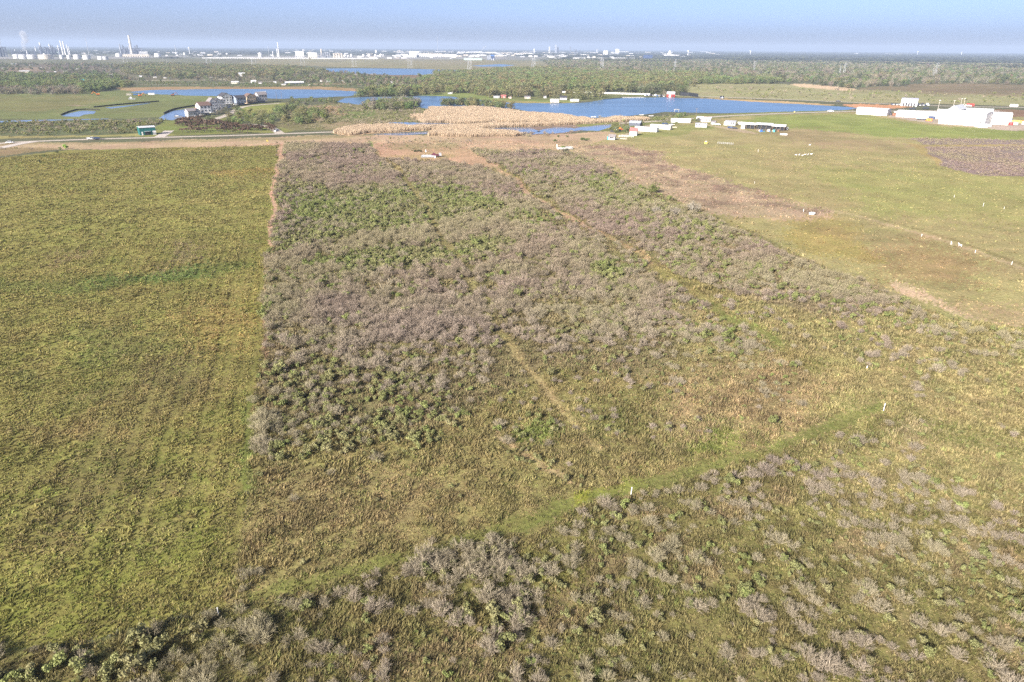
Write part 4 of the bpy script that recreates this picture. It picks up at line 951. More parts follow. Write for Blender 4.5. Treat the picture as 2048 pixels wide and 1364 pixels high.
# ------------------------------------------------------------------ the stilt houses
def stilt_house(label, px, py, wpx, hpx, dep, wall, roof, head, axis='y', storeys=2, deck=True, wing=None):
    wpx *= 1.0; hpx *= 1.08
    W_, Ht = M(px, py, wpx), MV(px, py, hpx); lift = Ht * .2; rise = Ht * .24; bh = Ht - lift - rise; dd = W_ * dep
    r = thing('stilt_house', label, 'house', px, py, head, 'stilt houses by the long lake')
    MB().walls(0, 0, lift, W_, dd, bh, rise, axis).build('wall', wall, r)
    MB().gable(0, 0, lift + bh, W_, dd, rise, .5, .25, axis).build('roof', roof, r)
    for sx in (-.46, 0, .46):
        for sy in (-.46, .46): MB().box(sx * W_, sy * dd, 0, .4, .4, lift).build('stilt', WOODM, r)
    MB().box(0, dd * .12, 0, W_ * .8, dd * .6, lift - .05).build('garage', wall, r)
    sh = bh / storeys
    windows(r, [(W_ * fx, lift + sh * (k + .32)) for k in range(storeys) for fx in (-.32, 0, .32)], W_ * .13, sh * .42, -dd / 2)
    windows_side(r, [(dd * fy, lift + sh * (k + .32)) for k in range(storeys) for fy in (-.28, .2)], dd * .12, sh * .42, W_ / 2)
    if deck:
        d = MB().box(0, -dd / 2 - 1.1, lift + .1, W_ * .9, 2.0, .2).build('deck', WHITE, r)
        ra = MB()
        for k in range(9): ra.box(-W_ * .44 + W_ * .88 * k / 8, -dd / 2 - 2.05, lift + .3, .1, .1, 1.0)
        ra.box(0, -dd / 2 - 2.05, lift + 1.3, W_ * .9, .12, .1); ra.build('railing', WHITE, d)
        for sx in (-.43, .43): MB().box(sx * W_, -dd / 2 - 1.9, 0, .3, .3, lift + .1).build('stilt', WOODM, r)
    if wing:
        wx, ww, wh, wm, wr = wing
        MB().walls(wx * W_, dd * .25, lift, ww * W_, dd * .7, wh * bh, rise * .7, 'x').build('side_wing', wm, r)
        MB().gable(wx * W_, dd * .25, lift + wh * bh, ww * W_, dd * .7, rise * .7, .4, .25, 'x').build('roof', wr, r)
    return r
stilt_house('low house with brown roof, nearest the canal pond', 382, 236, 15, 15, 1.0, LGREY, GREYR, 22, 'x', 1, False, (.45, .6, .8, LGREY, BROWN))
stilt_house('white stilt house with brown roof and wide porch', 409, 230.5, 22, 21, .9, WHITE, BROWN, 22, 'x', 2, True, (.55, .5, .9, WHITE, BROWN))
stilt_house('narrow white stilt house with grey roof behind the wide porch house', 426, 226, 14, 24, 1.0, WHITE, GREYR, 24, 'y', 3, False)
stilt_house('tall white stilt house beside a dark gable, back of the near cluster', 437, 221.5, 13, 20, 1.0, WHITE, DGREY, 26, 'y', 3, False)
stilt_house('big white stilt house with steep charcoal gable', 452, 213.5, 20, 22, 1.0, WHITE, DGREY, 24, 'y', 3, True, (.55, .6, .75, BLUEGREY, DGREY))
stilt_house('blue grey stilt house with charcoal roof, between the white and the tan one', 480, 210, 20, 15, .9, BLUEGREY, DGREY, 24, 'x', 2, False, (.4, .5, .8, WHITE, DGREY))
stilt_house('tan stilt house with brown gable', 500, 207.5, 18, 16, .9, TAN, BROWN, 26, 'y', 2, False, (.5, .5, .9, TAN, BROWN))
stilt_house('grey stilt house with a white rooftop canopy, farthest of the row', 523, 205.5, 18, 17, .9, LGREY, GREYR, 26, 'x', 2, False, (.4, .6, 1.15, WHITE, PALEM))

stilt_house('small grey roofed stilt house between the canal pond house and the wide porch house', 394, 233, 11, 13, 1.0, LGREY, BROWN, 22, 'y', 2, False)
stilt_house('slim white stilt house with blue grey side, last of the near cluster', 444, 218, 9, 16, 1.0, WHITE, GREYR, 26, 'y', 2, False)
stilt_house('small cream stilt house between the tan one and the farthest one', 511.5, 206.3, 9, 11, 1.0, CREAM, GREYR, 26, 'y', 2, False)
# ------------------------------------------------------------------ green shed by the road
def metal_shed(name, label, px, py, wpx, hpx, dep, wall, roof, head=0, rise=.22, axis='x', doors=(), wins=(), dm=WHITE, group=None, cat='shed'):
    W_, Ht = M(px, py, wpx), MV(px, py, hpx); rs = Ht * rise; bh = Ht - rs; dd = dep
    r = thing(name, label, cat, px, py, head, group)
    MB().walls(0, dd / 2, 0, W_, dd, bh, rs, axis).build('wall', wall, r)
    MB().gable(0, dd / 2, bh, W_, dd, rs, .3, .15, axis).build('roof', roof, r)
    for fx, w_, h_ in doors:
        d = MB().box(W_ * fx, -.05, 0, w_, .10, h_).build('door', dm, r); MB().box(W_ * fx + w_ * .35, -.13, h_ * .45, .15, .06, .3).build('handle', DGREY, d)
    if wins: windows(r, [(W_ * fx, z) for fx, z in wins], 1.1, 1.0, 0)
    return r, W_, bh, dd
r, W_, bh, dd = metal_shed('green_shed', 'dark green metal shed with pale roof beside the road', 297, 270.5, 29, 15, 9, GREENM, PALEM, 9, .12, 'x', ((-.36, 1.0, 2.4), (.40, 2.2, 2.8)), ())
MB().box(-W_ * .02, -.6, bh * .50, W_ * .42, 1.2, .12).build('awning', PALEM, r)
MB().box(-W_ * .02, -.06, .1, W_ * .36, .12, bh * .42).build('open_bay_shade', BLACK, r)  # black panel stands in for the shade inside the open bay

# ------------------------------------------------------------------ vehicles
def car(label, px, py, head, body, kind='car', group=None, s=1.0, cat=None):
    r = thing({'car': 'car', 'pickup': 'pickup_truck', 'van': 'van'}[kind], label, cat or {'car': 'car', 'pickup': 'truck', 'van': 'van'}[kind], px, py, head, group)
    r.scale = (s, s, s); L, W2 = 4.6, 1.85
    if kind == 'car':
        MB().box(0, 0, .35, L, W2, .55, .96).build('body', body, r); c = MB().box(-.15, 0, .9, L * .58, W2 * .92, .55, .78).build('cabin', GLASS, r)
        MB().box(-.15, 0, 1.452, L * .42, W2 * .68, .05).build('roof', body, r)
    elif kind == 'pickup':
        L = 5.6; MB().box(0, 0, .5, L, W2 * 1.05, .55, .98).build('body', body, r); MB().box(.45, 0, 1.05, 1.9, W2 * .95, .65, .85).build('cabin', GLASS, r)
        MB().box(.45, 0, 1.705, 1.5, W2 * .78, .06).build('roof', body, r); b = MB(); b.box(-1.7, W2 * .48, 1.05, 2.1, .1, .35); b.box(-1.7, -W2 * .48, 1.05, 2.1, .1, .35); b.box(-2.72, 0, 1.05, .1, W2, .35); b.build('bed', body, r)
    else:
        L = 6.2; MB().box(0, 0, .45, L, 2.1, 2.0, .98).build('body', body, r); MB().box(L / 2 - .3, 0, 1.3, .66, 1.9, .8).build('windscreen', GLASS, r)
    for sx in (-.31, .31):
        for sy in (-.5, .5):
            w_ = MB(); y0 = sy * W2 - math.copysign(.11, sy); w_.beam((sx * L, y0 - .11, .34), (sx * L, y0 + .11, .34), .68, 10); w_.build('wheel', RUBBER, r)
    return r
car('white car on the winding lane near the road', 553, 263, 60, WHITE)
car('white car parked below the blue grey stilt house', 459, 217, 10, WHITE)
car('white car parked below the big white stilt house', 472, 210.5, 15, WHITE)
car('white pickup truck on the road left of the green shed', 183, 279.5, -3, WHITE, 'pickup')
def flat_trailer(label, px, py, head, Lm, load=None):
    r = thing('trailer', label, 'trailer', px, py, head)
    MB().box(0, 0, .7, Lm, 2.2, .15).build('bed', DGREY, r)
    for x in (-.6, .6): MB().beam((x, -1.1, .35), (x, 1.1, .35), .7, 10).build('wheel', RUBBER, r)
    MB().beam((Lm / 2, 0, .7), (Lm / 2 + 1.2, 0, .6), .15).build('drawbar', DGREY, r)
    if load: MB().box(-Lm * .1, 0, .86, Lm * .6, 1.8, .7, .9).build('load', load, r)
    return r
flat_trailer('dark flat trailer with load behind the white pickup', 196, 279.7, -3, 6.5, NAVY)
car('white car waiting at the pale side road', 20, 287, -20, WHITE)

# excavators, dozers and heaps left of the long lake
def excavator(label, px, py, head, paint_, s=1.0):
    r = thing('excavator', label, 'excavator', px, py, head, 'diggers left of the long lake'); r.scale = (s, s, s)
    for sy in (-1, 1): MB().box(0, sy * 1.0, 0, 3.8, .6, .8, .85).build('track', RUBBER, r)
    MB().box(-.3, 0, .8, 3.0, 2.4, .9, .95).build('body', paint_, r); MB().box(.6, .6, 1.7, 1.3, 1.1, 1.3, .9).build('cab', GLASS, r)
    a = MB(); a.beam((1.0, -.4, 1.5), (3.4, -.4, 3.6), .45); a.beam((3.4, -.4, 3.6), (5.0, -.4, 1.4), .35); a.build('arm', paint_, r)
    MB().box(5.0, -.4, .5, .9, 1.0, .9, .7).build('bucket', DGREY, r); return r
excavator('orange excavator alone on the left marsh', 196, 191.5, 180, ORANGE, 1.3)
excavator('orange excavator with dark cab by the lake corner', 281, 193.5, 10, ORANGE, 1.2)
excavator('rusty orange digger at the near bank of the long lake', 346, 192.5, 0, RUST, 1.2)
car('white work truck parked by the corner of the long lake', 303, 191.5, 0, WHITE, 'van', None, 1.2, 'truck')
car('blue work truck between the two orange diggers', 273, 191.3, 0, BLUE, 'pickup', None, 1.3)
r = thing('pallet_stack', 'stack of pale pallets on the marsh beside the orange digger', 'stack', 258, 191.5, 0)
for k in range(4): MB().box(0, 0, k * .5, 6, 3, .35).build('pallet', CREAM, r)
r = thing('work_barge', 'small pale barge lying on the marsh below the diggers', 'barge', 264, 199.5, 0)
MB().box(0, 0, 0, 7, 3, 1.2, 1.08).build('hull', METAL, r); MB().box(-1, 0, 1.2, 2.4, 2, 1.8, .95).build('cabin', WHITE, r)
r = thing('pontoon_boat', 'dark pontoon boat moored at the canal pond', 'boat', 356, 234.5, 0)
for sy in (-1, 1): MB().beam((-3.4, sy, .3), (3.4, sy, .3), .7, 8).build('pontoon', METAL, r)
MB().box(0, 0, .65, 6.6, 2.6, .15).build('deck', DGREY, r); MB().box(-.6, 0, 2.4, 3.6, 2.4, .12).build('canopy', NAVY, r)
for x in (-2.2, 1.0):
    for sy in (-1.1, 1.1): MB().box(x, sy, .8, .08, .08, 1.6).build('post', METAL, r)
MB().box(-.8, 0, .8, 2.5, 2.0, .7).build('seat', WHITE, r)

# ------------------------------------------------------------------ poles, signs, stakes
def utility_pole(label, px, py, hpx, arms=1, group='wooden utility poles'):
    h = MV(px, py, hpx); r = thing('utility_pole', label, 'pole', px, py, 0, group)
    MB().cyl(0, 0, 0, h, .20, .13, 7).build('pole', WOODM, r)
    if arms:
        c = MB().box(0, -.15, h - .9, 2.4, .14, .16).build('crossarm', WOODM, r)
        for x in (-1.1, 0, 1.1): MB().cyl(x, -.15, h - .74, h - .45, .07, .05, 6).build('insulator', METAL, c)
for lab, px, py, hp, ar in (('utility pole in front of the brown palms, tallest of the two', 410, 258, 20, 1), ('utility pole in front of the brown palms, beside the taller one', 413, 254, 14, 1),
    ('utility pole standing among the first brown palms', 379.5, 261, 12, 0), ('utility pole beside the white stilt houses', 443, 226.5, 16, 1), ('utility pole at the stilt house driveways', 434, 230, 10, 0),
    ('left one of two dark poles on the near bank of the long lake', 553.5, 198.5, 13, 0), ('right one of two dark poles on the near bank of the long lake', 563.5, 198, 13, 0),
    ('utility pole at the right end of the tan reeds', 1240, 250, 20, 1), ('utility pole standing in the reeds over the small pool', 1041, 246, 17, 1), ('utility pole on the bank left of the reeds', 867, 262, 15, 1),
    ('utility pole at the lake bank behind the mobile homes', 1391.5, 236, 18, 1), ('utility pole by the near end of the white workshop', 1705, 223, 11, 1), ('utility pole beside the far lane by the white roofed barn', 526, 167, 10, 1)):
    utility_pole(lab, px, py, hp, ar)
def light_pole(label, px, py, hpx):
    h = MV(px, py, hpx); r = thing('light_pole', label, 'light pole', px, py, 0, 'light poles round the white works')
    MB().cyl(0, 0, 0, h, .22, .12, 7).build('pole', CONCR, r); MB().box(0, 0, h, 1.6, .5, .35).build('lamp_head', WHITE, r)
for lab, px, py, hp in (('tall light pole left of the gabled white building', 1875, 222.5, 18), ('light pole at the highway, right of the white hall', 1834.5, 213, 9), ('light pole on the right by the red truck, left of a pair', 1921, 212, 12), ('light pole on the right by the red truck, right of a pair', 1927, 212, 12),
    ('thin light pole behind the gabled white building', 1907, 212.5, 9), ('short lamp post in front of the long white workshop', 1760.5, 233.5, 12)):
    light_pole(lab, px, py, hp)
def marker(label, px, py, hpx, r_=.06, m=PVC, tilt=0.0):
    h = MV(px, py, hpx); r = thing('marker_stake', label, 'stake', px, py, 0, 'white survey stakes')
    p = MB().cyl(0, 0, 0, h, r_, r_, 8).build('stake', m, r); MB().cyl(0, 0, h, h + .04, r_ * 1.25, r_ * 1.25, 8).build('cap', m, r); r.rotation_euler[1] = tilt
marker('white stake at the corner of the hay field and the rough pasture', 437.5, 1230, 17, .06)
marker('white stake at the bright green end of the mown strip', 1261.5, 991, 18, .06, PVC, .05)
marker('white stake at the right end of the mown strip', 1766.5, 823, 17, .065, PVC)
marker('small white stake in the grass among grey bushes on the right', 1733.5, 738, 6, .10)
for i, (lab, px, py, hp) in enumerate((('fence post on the right pasture, nearest the right edge', 2023, 529, 6), ('fence post on the right pasture, just right of the two white goats', 1950, 506, 6), ('fence post on the right pasture, left of the two white goats', 1843, 473, 5),
    ('white post alone in the far part of the right pasture', 1966, 413, 7), ('pale post beside the round white trough', 1606.5, 424, 6), ('short white post in the right pasture above the fence, beside the lone one', 2008, 418, 4), ('short white post in the pasture below the bare round patch', 1908, 395, 4), ('pale post in the pasture left of the bare round patch', 1516, 304, 5),
    ('pale post at the lower end of the burnt field', 1509, 367, 4))):
    h = MV(px, py, hp); o = MB().box(0, 0, 0, .14, .14, h, .85).build('fence_post', WHITE); solo(o, lab, 'post', px, py, 0, 'white fence posts on the right pasture')
def sign(label, px, py, s_, m):
    r = thing('sign', label, 'sign', px, py, 0); MB().box(0, -.05, s_ * .8, s_, .06, s_).build('panel', m, r); MB().cyl(0, 0, 0, s_ * 1.6, .06, .06, 6).build('post', WOODM, r)
sign('small yellow sign at the top of the pink hedge strip', 535, 286.5, 1.2, YELLOW)
sign('small yellow sign in the grass by the winding lane', 497.5, 261, 1.1, YELLOW)
sign('small yellow sign at the lake road', 1588.5, 227, 1.2, YELLOW)
# ------------------------------------------------------------------ the farmyard, right of the ponds
def mobile_home(label, px, py, Lm, head, wall=WHITE, roof=PALEM, n=5):
    r = thing('mobile_home', label, 'mobile home', px, py, head, 'white mobile homes of the farmyard')
    MB().box(0, 0, .7, Lm, 4.2, 2.3).build('wall', wall, r); MB().gable(0, 0, 3.0, Lm, 4.2, .5, .15, .1, 'x').build('roof', roof, r)
    MB().box(0, 0, 0, Lm * .98, 3.9, .7).build('skirting', LGREY, r)
    windows(r, [(Lm * (-.42 + .84 * k / (n - 1)), 1.8) for k in range(n) if k != n // 2], .9, .8, -2.1)
    d = MB().box(0, -2.14, .8, .95, .1, 2.0).build('door', CREAM, r); MB().box(.3, -2.21, 1.7, .1, .06, .2).build('handle', DGREY, d)
mobile_home('white mobile home with grey roof, nearest the small red roof', 1293, 262, 18.5, -22)
mobile_home('white mobile home behind the nearer one, with dark end window', 1322, 257.5, 17.5, -22, CREAM, WHITE, 6)
mobile_home('long cream mobile home under the bright green tree', 1361, 244.5, 17, 2, CREAM, WHITE, 5)
r, W_, bh, dd = metal_shed('open_shed', 'open shed with blue grey roof behind the farmyard tree', 1269, 251, 22, 8, 9, DKSTEEL, mat('blue_grey_roof', (.36, .38, .46), .6), -8, .35, 'x')
r, W_, bh, dd = metal_shed('red_roof_hut', 'low white hut with faded red roof in the farmyard', 1266, 270.5, 14, 13, 6, WHITE, REDROOF, -6, .40, 'x', ((.2, .9, 2.0),))
r, W_, bh, dd = metal_shed('small_barn', 'small grey hut with teal end wall in the pasture', 1223, 279, 13, 9, 4, LGREY, GREYR, -12, .4, 'x', (), ((-.15, 1.1), (.12, 1.1)))
MB().box(-W_ / 2 - .5, dd / 2, 0, .9, dd * .9, bh * 1.05).build('lean_to', TEAL, r)
r = thing('animal_pen', 'white railed pen in front of the red roofed hut', 'pen', 1252, 274, 0)
for k in range(9): MB().box(-5 + k * 1.3, 0, 0, .12, .12, 1.5).build('post', WHITE, r)
for z in (.5, 1.0, 1.4): MB().box(.2, 0, z, 10.6, .08, .12).build('rail', WHITE, r)
for k in range(4): MB().box(-5.2, 1.3 * k + .6, 0, .12, .12, 1.5).build('post', WHITE, r)
r = thing('tractor', 'orange red tractor beside the bright green farmyard trees', 'tractor', 1242, 261.5, 10)
MB().box(.7, 0, .9, 2.4, 1.2, 1.1, .9).build('hood', RED, r); MB().box(-.9, 0, 1.0, 1.5, 1.5, 1.8, .85).build('cab', ORANGE, r)
for x, R_ in ((-1.0, .95), (1.5, .55)):
    for sy in (-1, 1): MB().beam((x, sy * .95 - .2, R_), (x, sy * .95 + .2, R_), R_ * 2, 12).build('wheel', RUBBER, r)
for lab, px, py, m_, sx, sy, sz in (('yellow water tote in the farmyard corner', 1230, 263, YELLOW, 1.8, 1.6, 1.6), ('dark heap of scrap left of the red tractor', 1226, 263.5, DGREY, 4, 2.5, 1.4), ('white water tank box left of the red tractor', 1231, 260, WHITE, 1.6, 1.6, 1.8)):
    r = thing('tote', lab, 'container', px, py, 12); MB().box(0, 0, .15, sx, sy, sz, .92).build('tank', m_, r); MB().box(0, 0, 0, sx * 1.05, sy * 1.05, .15).build('pallet', WOODM, r)
car('grey car parked under the blue grey shed', 1257, 256, 0, METAL); car('white car parked behind the farmyard, between the mobile homes', 1343, 250, 20, WHITE); car('dark pickup parked behind the farmyard', 1330, 248.5, 0, NAVY, 'pickup')
r = thing('plank_pile', 'pale pile of planks lying in the pasture beside the small grey hut', 'pile', 1240, 277.5, -20)
for k in range(4): MB().beam((-4 + k * .3, k * .4, .2), (5 - k * .2, k * .4 + .3, .25), .35).build('plank', CREAM, r)
r = thing('plank_pile', 'yellow pile of planks right of the mobile homes', 'pile', 1350, 254.5, 4)
for k in range(5): MB().box(.4 * k - 2, k * .35, 0, 7 - k * .6, .3, .5).build('plank', CREAM, r)
metal_shed('pink_roof_house', 'house with pale pink roof at the lake road', 1411, 243.5, 19, 8, 10, CREAM, mat('pale_pink_roof', (.62, .52, .50), .8), -5, .4, 'x', ((-.3, 1, 2),), ((-.4, 1.2), (.1, 1.2), (.35, 1.2)), WHITE, None, 'house')
metal_shed('blue_roof_house', 'white house with dark blue front beside the pink roofed one', 1399, 241, 12, 7, 8, NAVY, WHITE, -5, .4, 'x', (), (), WHITE, None, 'house')
mobile_home('long grey mobile home on the lawn right of the cream one', 1402, 254, 9.5, -3, LGREY, METAL, 4)
metal_shed('grey_cabin', 'plain grey cabin with white end by the dirt track', 1460, 250.5, 20, 8, 7, LGREY, METAL, -6, .3, 'x', ((-.35, 1, 2.1),), ((.1, 1.3), (.32, 1.3)), WHITE, None, 'cabin')
MB().box(-M(1460, 250, 9), -.3, .0, 2.6, .5, 2.9).build('end_panel', WHITE, bpy.data.objects['grey_cabin'])
metal_shed('small_outbuilding', 'small grey outbuilding on the dirt track, left of the grey cabin', 1426, 248.5, 9, 6, 5, LGREY, GREYR, -6, .35, 'x', ((0, 1, 2),))
car('white camper van parked in the pasture right of the grey cabin', 1482, 249.5, 0, WHITE, 'van'); car('dark blue car beside the white camper van', 1488, 249.8, 5, BLUE)
car('dark pickup truck on the dirt track', 1462, 256.5, -12, NAVY, 'pickup'); car('dark car parked right of the dark pickup on the dirt track', 1470, 257.5, 0, DGREY)
car('white car at the left end of the dirt track', 1436, 250, -10, WHITE)
# old barn with three white roofs
r = thing('old_barn', 'sprawling old barn with white roofs and dark open bays', 'barn', 1519, 259, -10)
for x, w_, h_, m_ in ((-9, 11, 3.4, WHITE), (3, 13, 3.8, PALEM), (14.5, 10, 3.2, WHITE)):
    MB().gable(x, 4, h_, w_, 9, 1.2, .3, .15, 'x').build('roof', m_, r)
    MB().box(x, 8.3, 0, w_ * .95, .2, h_).build('back_wall', WOODM, r)
    for k in range(4): MB().box(x - w_ * .45 + w_ * .3 * k, -.3, 0, .25, .25, h_).build('post', WOODM, r)
    MB().box(x, 4, 0, w_ * .8, 6, h_ * .8).build('bay_shade', BLACK, r)  # solid black block imitates the shade under each roof
MB().box(-13, 0, 0, 3.0, 4, 3.2).build('wall', WHITE, r)
for k in range(22):
    px, py = 1506 + rng.uniform(0, 42), 259.5 + rng.uniform(0, 4.5); px += (py - 259) * 3
    m_ = (RUST, WOODM, BLUE, WHITE, DGREY, TEAL)[rng.integers(0, 6)]; s = rng.uniform(.6, 1.7)
    o = MB().box(0, 0, 0, s * 1.4, s, s * .8, .8).box(s * .5, s * .3, s * .8, s * .5, s * .4, s * .3).build('scrap_crate', m_); solo(o, 'piece of scrap in the jumble spilling from the old barn', 'scrap', px, py, rng.uniform(0, 90), 'scrap in front of the old barn')
r = thing('tank', 'white tank lying in the grass right of the old barn', 'tank', 1567, 271, -4)
MB().beam((-2.6, 0, .75), (2.6, 0, .75), 1.4, 12).build('drum', WHITE, r); [MB().box(x, 0, 0, .3, 1.2, .3).build('cradle', WOODM, r) for x in (-1.6, 1.6)]
r = thing('tank', 'white upright water tank in the pasture right of the old barn', 'tank', 1574, 260, 0); MB().cyl(0, 0, 0, 1.9, .95, .95, 14).ball(0, 0, 1.9, .95, 14, 4, .4, True).build('drum', WHITE, r); MB().cyl(0, 0, 2.25, 2.4, .25, .25, 8).build('lid', DGREY, r)
r = thing('hay_feeder', 'small yellow hay bale feeder in the pasture', 'feeder', 1411.5, 287, 0); MB().box(0, 0, 0, 2.0, 1.6, 1.3, 1.1).build('bin', YELLOW, r); MB().box(0, 0, 1.3, 1.6, 1.3, .5, .7).build('hay', CREAM, r)
r = thing('gate', 'row of pale gate rails standing in the pasture', 'gate', 1450, 288, -10)
for k in range(9): MB().box(-5 + k * 1.3, 0, 0, .14, .14, 1.3).build('post', LGREY, r)
for z in (.4, 1.0): MB().box(.2, 0, z, 10.4, .08, .1).build('rail', LGREY, r)
# round white trough
r = thing('round_trough', 'round white trough standing in the dry grass of the right pasture', 'trough', 1624, 429, 0); q = M(1624, 429, 5.2)
MB().torus(0, 0, .55, q, .24, 24, 8).build('rim', WHITE, r); MB().cyl(0, 0, .05, .5, q * .98, q, 24, False).build('wall', WHITE, r); MB().cyl(0, 0, .0, .15, q * .97, q * .97, 24).build('floor', METAL, r)
MB().beam((-q * .6, .3, .5), (q * .7, -.5, .5), .3).build('bar', DGREY, r); MB().box(-q * 1.0, -q * .6, 0, .2, .2, .7).build('peg', WHITE, r)
# white goats and birds
def goat(label, px, py, head, s=1.0, lying=False, group='white goats on the right pasture'):
    """one continuous skinned body: chest, belly, hips, neck, muzzle, jointed legs, tail"""
    z0 = .16 if lying else .52
    J = [((-.42, 0, z0 + .04), .15), ((-.1, 0, z0), .17), ((.25, 0, z0 + .02), .18), ((.47, 0, z0 + .24), .10), ((.60, 0, z0 + .42), .09), ((.78, 0, z0 + .34), .05), ((-.58, 0, z0 + .08), .03)]
    E = [(0, 1), (1, 2), (2, 3), (3, 4), (4, 5), (0, 6)]
    for sy in (-.12, .12):
        for b, fwd in ((0, -1), (2, 1)):
            n = len(J); bx_ = J[b][0][0]
            if lying: J += [((bx_ + .10, sy * 1.4, .12), .06), ((bx_ + .28, sy * 1.5, .06), .04)]; E += [(b, n), (n, n + 1)]
            else: J += [((bx_ + (.08 if fwd < 0 else 0), sy, .34), .075), ((bx_ + (-.06 if fwd < 0 else .01), sy, .19), .04), ((bx_, sy, .02), .035)]; E += [(b, n), (n, n + 1), (n + 1, n + 2)]
        n = len(J); J += [((.52, sy * .9, z0 + .44), .03)]; E += [(4, n)]
    me = bpy.data.meshes.new('goat'); me.from_pydata([j[0] for j in J], E, []); o = link('goat', me)
    md = o.modifiers.new('skin', 'SKIN')
    for v, j in zip(me.skin_vertices[0].data, J): v.radius = (j[1], j[1])
    me.skin_vertices[0].data[1].use_root = True; sb = o.modifiers.new('smooth', 'SUBSURF'); sb.levels = sb.render_levels = 1
    me.materials.append(WHITE); o.scale = (s, s, s); return solo(o, label, 'goat', px, py, head, group)
goat('white goat at the pasture fence, left of the two', 1902, 489.5, 100, 1.05); goat('white goat at the pasture fence, right of the two', 1919.5, 493, 150, 1.15)
for lab, px, py, hd, ly in (('white goat lying, leftmost of the small flock', 1591.5, 310.5, 0, True), ('white goat standing, second from the left of the small flock', 1598, 311.5, 60, False), ('white goat lying lowest, third from the left of the small flock', 1604.5, 311.5, 0, True), ('white goat, third from the right of the small flock', 1610, 309.8, 20, True), ('white goat standing tallest, second from the right of the flock', 1616, 310.8, 80, False), ('white goat, rightmost of the small flock', 1622, 310.3, 0, False)):
    goat(lab, px, py, hd, 1.25, ly)
goat('white goat alone above the small flock', 1619.5, 291.5, 30, 1.2)
# overgrown white boat and the pipe trailer with the maroon truck
r = thing('boat', 'old white boat overgrown with green plants at the corner of the thicket', 'boat', 1130, 298, 14)
b = MB(); L_ = 10.5
for k in range(10):
    x0, x1 = -L_ / 2 + L_ * k / 10, -L_ / 2 + L_ * (k + 1) / 10
    w0, w1 = [1.4 * min(1, .35 + 1.3 * (1 - abs(t_ * 2 - .9) ** 3)) if t_ < .98 else .2 for t_ in (k / 10, (k + 1) / 10)]
    for sy in (-1, 1): b.quad((x0, sy * w0 * .6, .2), (x1, sy * w1 * .6, .2), (x1, sy * w1, 1.5), (x0, sy * w0, 1.5))
    b.quad((x0, -w0 * .6, .2), (x1, -w1 * .6, .2), (x1, w1 * .6, .2), (x0, w0 * .6, .2))
b.build('hull', WHITE, r); MB().box(-L_ / 2 - .1, 0, 1.0, .3, 1.4, 2.2).build('transom', WHITE, r); MB().box(1.5, -1.0, 1.5, 2.6, .2, .5).build('rail', METAL, r)
q = link('weeds', GREEN[0], r, (-.5, .6, .8)); q.scale = (4.2, .8, 1.0); q['tint'] = [float(v) for v in alb(130, 160, 84)]
r = thing('pipe_stack', 'stack of pale pipes lying beside the maroon truck', 'pipes', 855.5, 313.5, 0)
for k in range(7):
    for j in range(2 - (k % 2)): MB().beam((-3.9 + .1 * k, k * .62 - 2, .3 + .5 * j), (3.6 + .1 * (k % 3), k * .62 - 2, .3 + .5 * j), .52, 8).build('pipe', METAL, r)
r = thing('old_truck', 'old maroon truck with pale cab beside the pipes', 'truck', 872.5, 313, 5); MAR = mat('maroon_paint', (.12, .035, .05), .6, noise=.15, nscale=1)
MB().box(-.6, 0, .7, 4.6, 2.0, .8, .97).build('body', MAR, r); MB().box(-1.3, 0, 1.5, 1.7, 1.9, .8, .85).build('cabin', MAR, r); MB().box(2.3, 0, .7, 1.6, 1.9, 1.5, .9).build('hood', METAL, r)
for x in (-2.2, 1.2):
    for sy in (-1, 1): MB().beam((x, sy - .15, .45), (x, sy + .15, .45), .9, 10).build('wheel', RUBBER, r)
for lab, px, py in (('white barrel beside a dark bush above the pipe stack', 852, 303.5), ('pale bucket lying in front of the maroon truck', 870.5, 315.5)):
    o = MB().cyl(0, 0, 0, 1.3, .42, .42, 10).cyl(0, 0, 1.3, 1.36, .36, .36, 10).build('barrel', WHITE); solo(o, lab, 'barrel', px, py)
for i_, (px, py) in enumerate(((830, 303.5), (834, 303.5), (838, 303.2), (842, 303.6))):
    q = link('hedge_bush', GREEN[i_], None); q.scale = (1.3, 1.1, 1.0); q['tint'] = [float(v) for v in alb(92, 104, 66)]; solo(q, 'dark green bush in the short hedge above the pipe stack', 'bush', px, py, 40 * i_, 'dark bushes above the pipe stack')
for i_, (px, py, s_) in enumerate(((1164, 280, 2.0), (1170, 281, 2.2), (1175, 281.5, 1.8), (1117, 273.5, 1.5), (1134, 273.5, 1.5), (1110, 284, 1.6))):
    q = link('pasture_bush', GREEN[i_], None); q.scale = (s_, s_ * .9, s_ * .8); q['tint'] = [float(v) for v in alb(112, 132, 76)]; solo(q, 'green bush on the dry verge left of the farmyard', 'bush', px, py, 40 * i_, 'green bushes on the dry verge')
q = link('pasture_bush', GREEN[3], None); q.scale = (2.6, 2.4, 2.0); q['tint'] = [float(v) for v in alb(150, 186, 74)]; solo(q, 'bright green bush at the upper corner of the hay field', 'bush', 131, 298)
q = link('thicket_tree', None, None); solo(q, 'round olive tree at the edge of the burnt field', 'tree', 1309, 385); q.scale = (7, 7, 5.5)
c_ = link('crown', TREES[0][0], q); c_['tint'] = [float(v) for v in alb(128, 136, 74)]; link('trunk', TREES[0][1], q)
